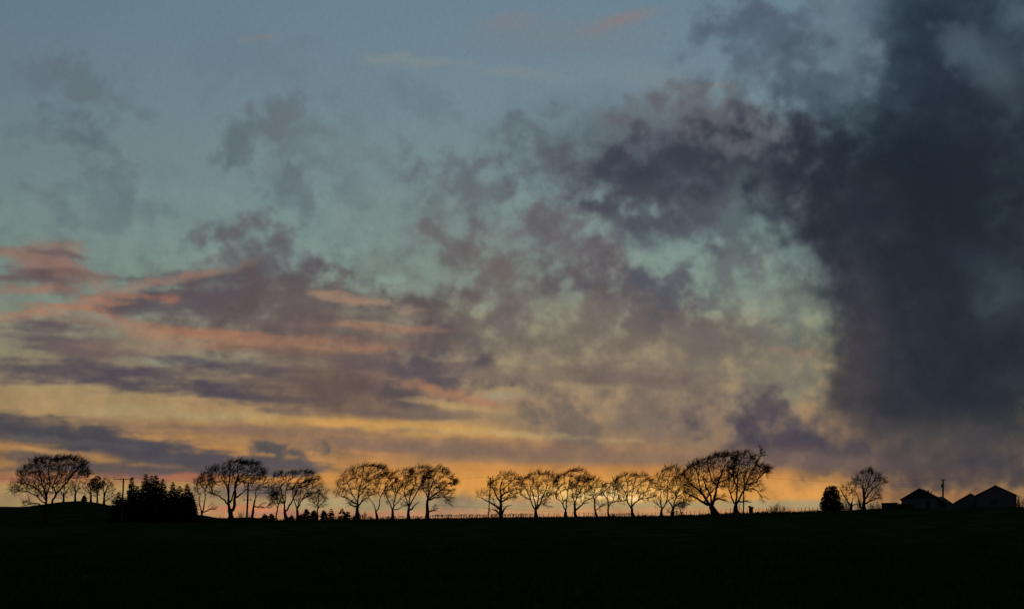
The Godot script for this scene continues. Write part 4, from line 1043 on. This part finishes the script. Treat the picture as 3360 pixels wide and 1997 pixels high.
func make_buildings() -> void:
	gable_house("bungalow", "bungalow with a wide gable and a small chimney right of the ridge", 3027, 213, -32, 7.6, 9.0, 2.25, 2.25, {"dark_gable": true, "doors": [1.9], "chimney": [1.15, 4.05, -1.0], "downpipe": true})
	# hip-ended wing, ridge across the view
	var root := on_ground(3078, 217)
	var t := thing("house_wing", "low hip-roofed wing behind the bungalow, below the pole", "house", root, "farm buildings on the right")
	t.rotation.y = deg_to_rad(-24)
	var s := 217.0 / FOCAL
	var eave := EYE + (1760.0 - 1650.0) * s - root.y
	var top := EYE + (1760.0 - 1628.5) * s - root.y
	var w := Buf.new()
	w.box(Vector3(-0.3, (eave - 0.9) / 2.0, -0.5), Vector3(6.0, eave + 0.9, 5.6))
	part(t, "wall", w, M.render)
	var a := [Vector3(-3.6, eave - 0.05, 2.6), Vector3(3.0, eave - 0.05, 2.6), Vector3(3.0, eave - 0.05, -3.6), Vector3(-3.6, eave - 0.05, -3.6)]
	var k0 := Vector3(-3.6, top, -0.5)
	var k1 := Vector3(1.15, top, -0.5)
	for f in [[a[0], a[1], k1, k0], [a[2], a[3], k0, k1], [a[1], a[2], k1, k1]]:
		var r := Buf.new()
		var up := Vector3(0, -0.12, 0)
		r.quad(f[0], f[1], f[2], f[3])
		r.quad(f[0] + up, f[1] + up, f[2] + up, f[3] + up)
		r.quad(f[0], f[1], f[1] + up, f[0] + up)
		part(t, "roof", r, M.slate)
	gable_house("cottage", "small cottage gable tucked against the left of the largest house", 3188, 214, -29, 6.2, 7.0, 1.35, 1.95, {"windows": [[0.9, 0.6, 0.9, 0.8]]})
	gable_house("farmhouse", "largest house at the right edge, pale gable with one window", 3272, 205, -31, 7.5, 9.0, 2.55, 2.0, {"windows": [[-0.35, 1.15, 1.2, 1.05]], "downpipe": true})
	# flat-topped shed and lean-to
	var r1 := on_ground(2920, 206)
	var sh := thing("flat_shed", "low flat-topped shed at the left end of the houses", "shed", r1, "farm buildings on the right")
	sh.rotation.y = deg_to_rad(-22)
	var top1 := at(2920, 1649, 206).y - r1.y
	var b := Buf.new()
	b.box(Vector3(0, (top1 - 0.6) / 2.0 - 0.07, -1.2), Vector3(3.3, top1 + 0.46, 3.0))
	part(sh, "wall", b, M.timber)
	b = Buf.new()
	b.box(Vector3(0, top1 - 0.05, -1.2), Vector3(3.6, 0.12, 3.4))
	part(sh, "roof", b, M.slate)
	var r2 := on_ground(2972, 205)
	var top2 := at(2972, 1652, 205).y - r2.y
	var le := thing("lean_to", "dark lean-to with a sloping roof in front of the bungalow", "shed", r2, "farm buildings on the right")
	le.rotation.y = deg_to_rad(-22)
	b = Buf.new()
	b.box(Vector3(0, top2 / 2.0 - 0.4, -0.9), Vector3(3.9, top2 + 0.5, 2.2))
	part(le, "wall", b, M.timber)
	b = Buf.new()
	b.box(Vector3(0, top2 - 0.1, -0.9), Vector3(4.3, 0.1, 2.6), Basis(Vector3.FORWARD, deg_to_rad(4.5)))
	part(le, "roof", b, M.slate)
	b = Buf.new()
	b.box(Vector3(0.4, top2 - 0.6, 0.22), Vector3(0.7, 0.4, 0.05))
	part(le, "window", b, M.glass)
	# garden wall between the houses
	var r3 := on_ground(3134, 208)
	var top3 := at(3134, 1650, 208).y - r3.y
	var gw := thing("garden_wall", "low pale wall linking the hip-roofed wing and the cottage", "wall", r3, "farm buildings on the right")
	gw.rotation.y = deg_to_rad(-24)
	b = Buf.new()
	b.box(Vector3(0, top3 / 2.0 - 0.4, 0), Vector3(3.4, top3 + 0.7, 0.24))
	part(gw, "wall", b, M.render)
	b = Buf.new()
	b.box(Vector3(0, top3 - 0.02, 0), Vector3(3.5, 0.08, 0.34))
	part(gw, "coping", b, M.stone)
	# cairn on the knoll
	var r4 := on_ground(275, 329)
	var cn := thing("stone_cairn", "pointed stone cairn with a thin pole on top of the knoll", "cairn", r4)
	var cb := Buf.new()
	for lv in 7:
		var rad := 0.85 * (1.0 - lv / 7.6)
		var n := maxi(3, int(rad * 9))
		for k in n:
			var an := TAU * (k + 0.5 * (lv % 2)) / n + rng.randf() * 0.2
			var p := Vector3(cos(an) * rad, 0.16 + lv * 0.29, sin(an) * rad)
			cb.box(p, Vector3(0.5, 0.36, 0.42) * rng.randf_range(0.85, 1.2), Basis(Vector3.UP, -an).rotated(Vector3.RIGHT, rng.randf_range(-0.2, 0.2)), 0.09)
	cb.rod(Vector3(0, -0.2, 0), Vector3(0, 2.0, 0), 0.75, 0.15, 9)
	part(cn, "stones", cb, M.stone)
	cb = Buf.new()
	cb.rod(Vector3(0, 1.6, 0), Vector3(0.06, 4.1, 0), 0.05, 0.035, 6)
	part(cn, "pole", cb, M.timber)

# ---------------------------------------------------------------- poles and wires
# arms: [frame y, left x, right x, braces, insulators as frame x]
func pole(label: String, bx: float, by: float, tx: float, ty: float, dist: float, r: float, arms: Array) -> Node3D:
	var s := dist / FOCAL
	var root := at(bx, by, dist)
	root.y = minf(root.y, ground_height(root.x, root.z))
	var t := thing("utility_pole", label, "pole", root, "wooden power poles")
	var top := at(tx, ty, dist) - root
	var b := Buf.new()
	b.rod(Vector3(0, -0.8, 0), top, r * 1.12, r * 0.85, 10)
	part(t, "pole", b, M.timber)
	for a in arms:
		var l := at(a[1], a[0], dist) - root
		var e := at(a[2], a[0], dist) - root
		b = Buf.new()
		var mid := (l + e) / 2.0 + Vector3(0, 0, r + 0.04)
		b.box(mid, Vector3(e.x - l.x, 0.13, 0.1))
		var arm := part(t, "crossarm", b, M.timber)
		var axis := top * ((l.y) / top.y)
		if a[3]:
			for sg in [-1.0, 1.0]:
				b = Buf.new()
				b.tube(Vector3(axis.x + sg * 0.62, l.y - 0.05, r + 0.06), Vector3(axis.x + sg * 0.08, l.y - 0.72, r + 0.02), 0.03, 0.03, 5)
				part(arm, "brace", b, M.metal)
		for ix in a[4]:
			b = Buf.new()
			var p := at(ix, a[0], dist) - root + Vector3(0, 0.06, r + 0.04)
			b.rod(p, p + Vector3(0, 0.12, 0), 0.025, 0.025, 6)
			b.rod(p + Vector3(0, 0.1, 0), p + Vector3(0, 0.2, 0), 0.1, 0.1, 8)
			b.rod(p + Vector3(0, 0.2, 0), p + Vector3(0, 0.3, 0), 0.075, 0.075, 8)
			b.rod(p + Vector3(0, 0.3, 0), p + Vector3(0, 0.38, 0), 0.09, 0.05, 8)
			part(arm, "insulator", b, M.ceramic)
	return t

func wire(label: String, a: Vector3, b: Vector3, sag: float) -> void:
	var t := thing("overhead_wire", label, "wire", a, "overhead wires")
	var w := Buf.new()
	var n := 26
	var last := Vector3.ZERO
	for k in range(1, n + 1):
		var f := float(k) / n
		var p := (b - a) * f - Vector3(0, sag * 4.0 * f * (1.0 - f), 0)
		w.tube(last, p, 0.016, 0.016, 4)
		last = p
	part(t, "cable", w, M.metal)

func make_poles() -> void:
	pole("pole with a long crossarm in front of the dark conifers", 398, 1718, 404, 1569, 196, .17, [[1571.5, 372, 440, true, [374, 398, 438]]])
	var p2 := pole("twin-armed pole with hanging switch gear among the beeches", 808, 1714, 814, 1581, 198, .19, [[1584.5, 798, 834, true, [800, 832]], [1607, 795, 839, true, []], [1639.5, 799, 829, false, []]])
	var root2 := p2.position
	for x in [800.5, 822.0]:
		var b := Buf.new()
		var c := at(x, 1638.5, 198) - root2 + Vector3(0, 0, 0.3)
		for k in 12:
			var t0 := TAU * k / 12
			var t1 := TAU * (k + 1) / 12
			b.tube(c + Vector3(cos(t0) * 0.13, sin(t0) * 0.32, 0), c + Vector3(cos(t1) * 0.13, sin(t1) * 0.32, 0), 0.03, 0.03, 5)
		part(p2, "switch_loop", b, M.metal)
	pole("plain T-topped pole in the middle, beside a wind-combed beech", 1602, 1703, 1609.5, 1566, 197, .12, [[1567.5, 1601, 1617, true, [1601.8, 1616.2]]])
	pole("plain pole rising through the tall beech on the right", 2440, 1686, 2442, 1562, 198, .13, [[1564, 2436, 2448, false, [2437, 2447]]])
	var p5 := pole("pole with a transformer behind the house roofs", 3095, 1668, 3096, 1572, 224, .2, [[1574, 3087, 3104, false, [3088, 3103]]])
	var b := Buf.new()
	var c5 := at(3091.5, 1593, 224) - p5.position + Vector3(0, 0, 0.1)
	b.rod(c5 - Vector3(0, 0.45, 0), c5 + Vector3(0, 0.35, 0), 0.2, 0.24, 10)
	b.rod(c5 + Vector3(-0.1, 0.35, 0), c5 + Vector3(-0.14, 0.6, 0), 0.05, 0.04, 6)
	b.rod(c5 + Vector3(0.1, 0.35, 0), c5 + Vector3(0.14, 0.6, 0), 0.05, 0.04, 6)
	part(p5, "transformer", b, M.metal)
	wire("wire from the left picture edge to the long-armed pole", at(-120, 1562, 190), at(374, 1568, 196), 0.5)
	wire("wire from the long-armed pole past the conifers to the twin-armed pole", at(438, 1568, 196), at(800, 1581, 198), 0.25)
	wire("long wire from the twin-armed pole to the T-topped pole", at(832, 1581, 198), at(1601.8, 1563, 197), 0.9)
	wire("low wire falling away behind the middle trees to the right", at(838, 1606, 198), at(2150, 1690, 204), 0.8)
	wire("long wire from the T-topped pole to the plain pole on the right", at(1616.2, 1563, 197), at(2437, 1560, 198), 1.1)
	wire("wire sagging from the plain pole towards the houses", at(2447, 1560, 198), at(3088, 1570, 224), 1.1)
	wire("service wire from the transformer pole down to the bungalow roof", at(3092, 1600, 224), at(3046, 1616, 216), 0.05)
	wire("stay wire slanting down right from the transformer pole", at(3098, 1584, 224), at(3125, 1655, 222), 0.0)
	wire("stay wire slanting down left from the twin-armed pole", at(812, 1612, 198), at(738, 1706, 197), 0.0)

# ---------------------------------------------------------------- fences, gate, small things
func fence(label: String, posts: Array, dist: float, tall: float) -> void:
	var root := on_ground(posts[0], dist)
	var t := thing("wire_fence", label, "fence", root, "post and wire fences")
	var tops := []
	for px in posts:
		var g := on_ground(px, dist) - root
		var h := tall * rng.randf_range(0.86, 1.14)
		var lean := Vector3(rng.randf_range(-0.06, 0.06), 0, rng.randf_range(-0.05, 0.05))
		var b := Buf.new()
		b.rod(g - Vector3(0, 0.4, 0), g + Vector3(0, h, 0) + lean, 0.055, 0.05, 6)
		part(t, "post", b, M.timber)
		tops.append([g, g + Vector3(0, minf(h, tall * 0.95), 0) + lean])
	for k in 4:
		var b := Buf.new()
		for j in range(1, tops.size()):
			var f := 0.25 + 0.23 * k
			var p: Vector3 = (tops[j - 1][0] as Vector3).lerp(tops[j - 1][1], f) + Vector3(0, 0, 0.06)
			var q: Vector3 = (tops[j][0] as Vector3).lerp(tops[j][1], f) + Vector3(0, 0, 0.06)
			var m := (p + q) / 2.0 - Vector3(0, 0.03, 0)
			b.tube(p, m, 0.006, 0.006, 3)
			b.tube(m, q, 0.006, 0.006, 3)
		part(t, "wire", b, M.metal)

func hedge(label: String, x0: float, x1: float, dist: float, tall: float, every: float) -> void:
	var root := on_ground(x0, dist)
	var t := thing("cut_hedge", label, "hedge", root, "flail-cut hedges on the brow")
	var x := x0
	while x < x1:
		var g := on_ground(x, dist + rng.randf_range(-0.4, 0.4)) - root
		var h := tall * rng.randf_range(0.8, 1.05)
		var b := Buf.new()
		var p := g - Vector3(0, 0.3, 0)
		var lean := rng.randf_range(-0.25, 0.35)
		var q := g + Vector3(lean * 0.4, h * 0.5, rng.randf_range(-0.1, 0.1))
		b.tube(p, q, 0.05, 0.042, 5)
		for k in rng.randi_range(2, 4):
			var top := q + Vector3(rng.randf_range(-0.45, 0.5), (h - q.y + g.y) * rng.randf_range(0.75, 1.0), rng.randf_range(-0.25, 0.25))
			var m := q.lerp(top, 0.5) + rv(0.08)
			b.tube(q, m, 0.038, 0.03, 4)
			b.tube(m, top, 0.03, 0.022, 4)
			for j in 3:
				b.tube(m.lerp(top, rng.randf()), top + Vector3(rng.randf_range(-0.3, 0.3), rng.randf_range(-0.12, 0.05), rng.randf_range(-0.2, 0.2)), 0.016, 0.01, 3)
		part(t, "stem", b, M.bark)
		x += every * rng.randf_range(0.6, 1.4)

func make_fences() -> void:
	fence("post and wire fence under the left-hand beeches", [700, 712, 726, 745, 765, 784, 806, 830, 851, 880, 912, 938, 960, 985, 1012, 1040, 1064, 1088, 1110], 203, 1.05)
	fence("post and wire fence along the brow left of the gate", [1772, 1783, 1799, 1818, 1827, 1834, 1851, 1879, 1900, 1914, 1918, 1932, 1945, 1951, 1975, 1987, 2010, 2033, 2048, 2063, 2092, 2096, 2109, 2123, 2139, 2151, 2172, 2190, 2209], 202, 1.05)
	fence("post and wire fence on the brow right of the gate, up to the evergreen", [2243, 2252, 2266, 2280, 2296, 2310, 2325, 2345, 2366, 2382, 2397, 2415, 2434, 2452, 2466, 2480, 2491, 2505, 2517, 2530, 2545, 2560, 2575, 2590, 2607, 2620, 2631, 2643, 2656, 2669, 2684], 202, 1.1)
	hedge("cut hedge between the umbrella beech and the T-topped pole", 1412, 1596, 201.5, 1.1, 4.2)
	hedge("cut hedge between the T-topped pole and the goblet beech", 1612, 1752, 201.5, 1.1, 4.2)
	hedge("short cut hedge between the thin tree and the parasol beech", 2003, 2066, 201.5, 0.95, 4.5)
	hedge("sparse cut hedge under the close group of five beeches", 1268, 1396, 201.5, 0.9, 6.0)
	# gate standing ajar
	var gr := on_ground(2211, 201)
	var g := thing("field_gate", "five-barred field gate, half open, beside a beech trunk", "gate", gr)
	var sx := 201.0 / FOCAL
	for q in [[2212, 1.15, .075], [2221.5, 1.3, .1], [2239, 1.1, .09]]:
		var b := Buf.new()
		var p := on_ground(q[0], 201) - gr
		b.box(p + Vector3(0, q[1] / 2.0 - 0.25, 0), Vector3(q[2] * 2.0, q[1] + 0.5, q[2] * 2.0))
		part(g, "gate_post", b, M.timber)
	for k in 5:
		var y := 0.22 + 0.22 * k
		var b := Buf.new()
		var p := Vector3(0, y, 0.02)
		var q := Vector3((2221.0 - 2211.0) * sx, y, 0.02)
		b.box((p + q) / 2.0, Vector3(q.x - p.x, 0.085, 0.04))
		part(g, "rail", b, M.timber)
		b = Buf.new()
		p = Vector3((2222.5 - 2211.0) * sx, y + 0.06, 0.1)
		q = Vector3((2238.0 - 2211.0) * sx, y - 0.33, 0.55)
		b.box((p + q) / 2.0, Vector3(p.distance_to(q), 0.085, 0.04), Basis(Vector3.BACK, atan2(q.y - p.y, q.x - p.x)))
		part(g, "bar", b, M.timber)
	var st := Buf.new()
	st.box(Vector3((2230.0 - 2211.0) * sx, 0.52, 0.36), Vector3(0.07, 1.15, 0.05), Basis(Vector3.BACK, -0.3))
	part(g, "stile", st, M.timber)
	# upright box with a sloping lid
	var br := on_ground(2465, 200.5)
	var bx := thing("lidded_box", "upright dark box with a sloping lid standing on the brow", "box", br)
	var b := Buf.new()
	b.box(Vector3(0, 0.5, 0), Vector3(0.8, 1.5, 0.6), Basis(Vector3.BACK, 0.02), 0.05)
	part(bx, "body", b, M.timber)
	b = Buf.new()
	b.box(Vector3(-0.02, 1.36, 0), Vector3(1.12, 0.34, 0.8), Basis(Vector3.BACK, -0.34), 0.05)
	part(bx, "lid", b, M.timber)
	# crooked stake by the tall beech
	var sr := on_ground(2426, 200)
	var sk := thing("stake", "crooked stake between the tall beech and the plain pole", "stake", sr)
	b = Buf.new()
	b.tube(Vector3(0.15, -0.3, 0), Vector3(0.0, 0.9, 0), 0.09, 0.08, 6)
	b.tube(Vector3(0, 0.9, 0), Vector3(0.06, 2.0, 0), 0.08, 0.06, 6)
	b.cap(Vector3(0.06, 2.0, 0), Vector3.UP, 0.06, 6)
	part(sk, "stake", b, M.timber)

func shrub(label: String, px: float, half_px: float, tall_px: float, dist: float, stems: int, opt := {}) -> void:
	var s := dist / FOCAL
	var root := on_ground(px, dist)
	var t := thing("bare_shrub", label, "shrub", root, opt.get("group", "bare shrubs"))
	var b := Buf.new()
	var w := half_px * s
	var h := tall_px * s
	for k in stems:
		var x0 := rng.randf_range(-0.45, 0.45) * w
		var z0 := rng.randf_range(-0.4, 0.4) * w
		var a := Vector3(x0, -0.15, z0)
		var out := Vector3(x0 / w * 1.3 + rng.randf_range(-0.5, 0.5), 0, rng.randf_range(-0.7, 0.7))
		var room := sqrt(maxf(0.15, 1.0 - minf(1.0, absf(x0 / w + out.x * 0.6))))
		var e := a + Vector3(out.x * w * 0.75, h * rng.randf_range(0.55, 1.0) * room + 0.15, out.z * w * 0.5)
		var last := a
		for m in range(1, 5):
			var p := a.lerp(e, m / 4.0) + rv(0.05)
			b.tube(last, p, 0.03 - 0.005 * m, 0.025 - 0.005 * m, 3)
			for j in 4:
				var d := ((e - a).normalized() + rv(0.9) + Vector3(0.15, 0.25, 0)).normalized()
				var l := h * rng.randf_range(0.1, 0.26)
				var q := last.lerp(p, rng.randf())
				b.tube(q, q + d * l, 0.012, 0.007, 3)
				b.tube(q + d * l * 0.5, q + d * l * 0.5 + (d + rv(0.7)).normalized() * l * 0.6, 0.01, 0.005, 3)
			last = p
	part(t, "twigs", b, M.twig)
	if opt.get("leafy", 0.0) > 0.0:
		var lb := Buf.new()
		leaf_clumps(lb, [[0, h * 0.35, 0, w * 0.75, h * 0.4], [w * 0.3, h * 0.5, 0, w * 0.4, h * 0.35], [-w * 0.4, h * 0.3, 0, w * 0.4, h * 0.3]], opt.leafy, 0.16)
		part(t, "leaves", lb, M.leaf)

func make_undergrowth() -> void:
	shrub("loose rounded bare bush on the brow right of the sloping-lid box", 2556, 36, 33, 201, 42)
	shrub("bare bush at the right foot of the tall garden tree", 2876, 30, 26, 204, 34)
	shrub("tangled bare bush between the evergreen and the dead trunk", 2776, 18, 40, 205, 26)
	shrub("thin bare bush left of the tall garden tree's trunk", 2820, 14, 46, 205, 18)
	shrub("bare bush past the largest house at the right picture edge", 3348, 18, 46, 212, 30)
	shrub("tall twiggy bush behind the twin-armed pole", 795, 46, 56, 240, 44)
	shrub("twiggy bush left behind the broad beech trunk", 722, 28, 40, 238, 30)
	shrub("bare bush right of the leaning tree by the pole", 858, 30, 34, 236, 26)
	shrub("leafy scrub right of the ivy-footed beech", 1196, 14, 26, 201, 16, {"leafy": 40.0})
	shrub("low scrub between the ivy-footed beech and the V-forked beech", 1214, 14, 15, 202, 14, {"leafy": 60.0})
	shrub("low scrub between the V-forked beech and the knotted beech", 1260, 22, 13, 202, 18, {"leafy": 60.0})
	shrub("low dark scrub left of the ivy-footed beech", 1152, 18, 16, 203, 16, {"leafy": 70.0})
	shrub("dark scrub along the foot of the young larches", 1098, 34, 16, 204, 26, {"leafy": 60.0})
	shrub("dark scrub under the bent beech of the leaning pair", 990, 30, 18, 204, 26, {"leafy": 60.0})
	shrub("low scrub below the tall forked beech", 935, 24, 14, 204, 20, {"leafy": 50.0})
	shrub("low bush left of the slender tree's foot", 648, 14, 26, 204, 16, {"leafy": 40.0})
	shrub("small weeds at the first fence posts right of the gate", 2256, 7, 9, 200.5, 8)
	shrub("small weeds at the foot of a post left of the huge beech", 2302, 9, 10, 200.5, 9)
	shrub("small weeds midway between the gate and the huge beech", 2269, 5, 9, 200.5, 7)
	shrub("tuft of twigs hung on the fence left of the tall sparse tree", 2116, 11, 11, 201.5, 10)
	shrub("scrubby weeds left of the dark evergreen", 2686, 10, 11, 201.5, 10)
	shrub("low bush under the wind-combed beech by the T-topped pole", 1620, 14, 20, 200.5, 14)
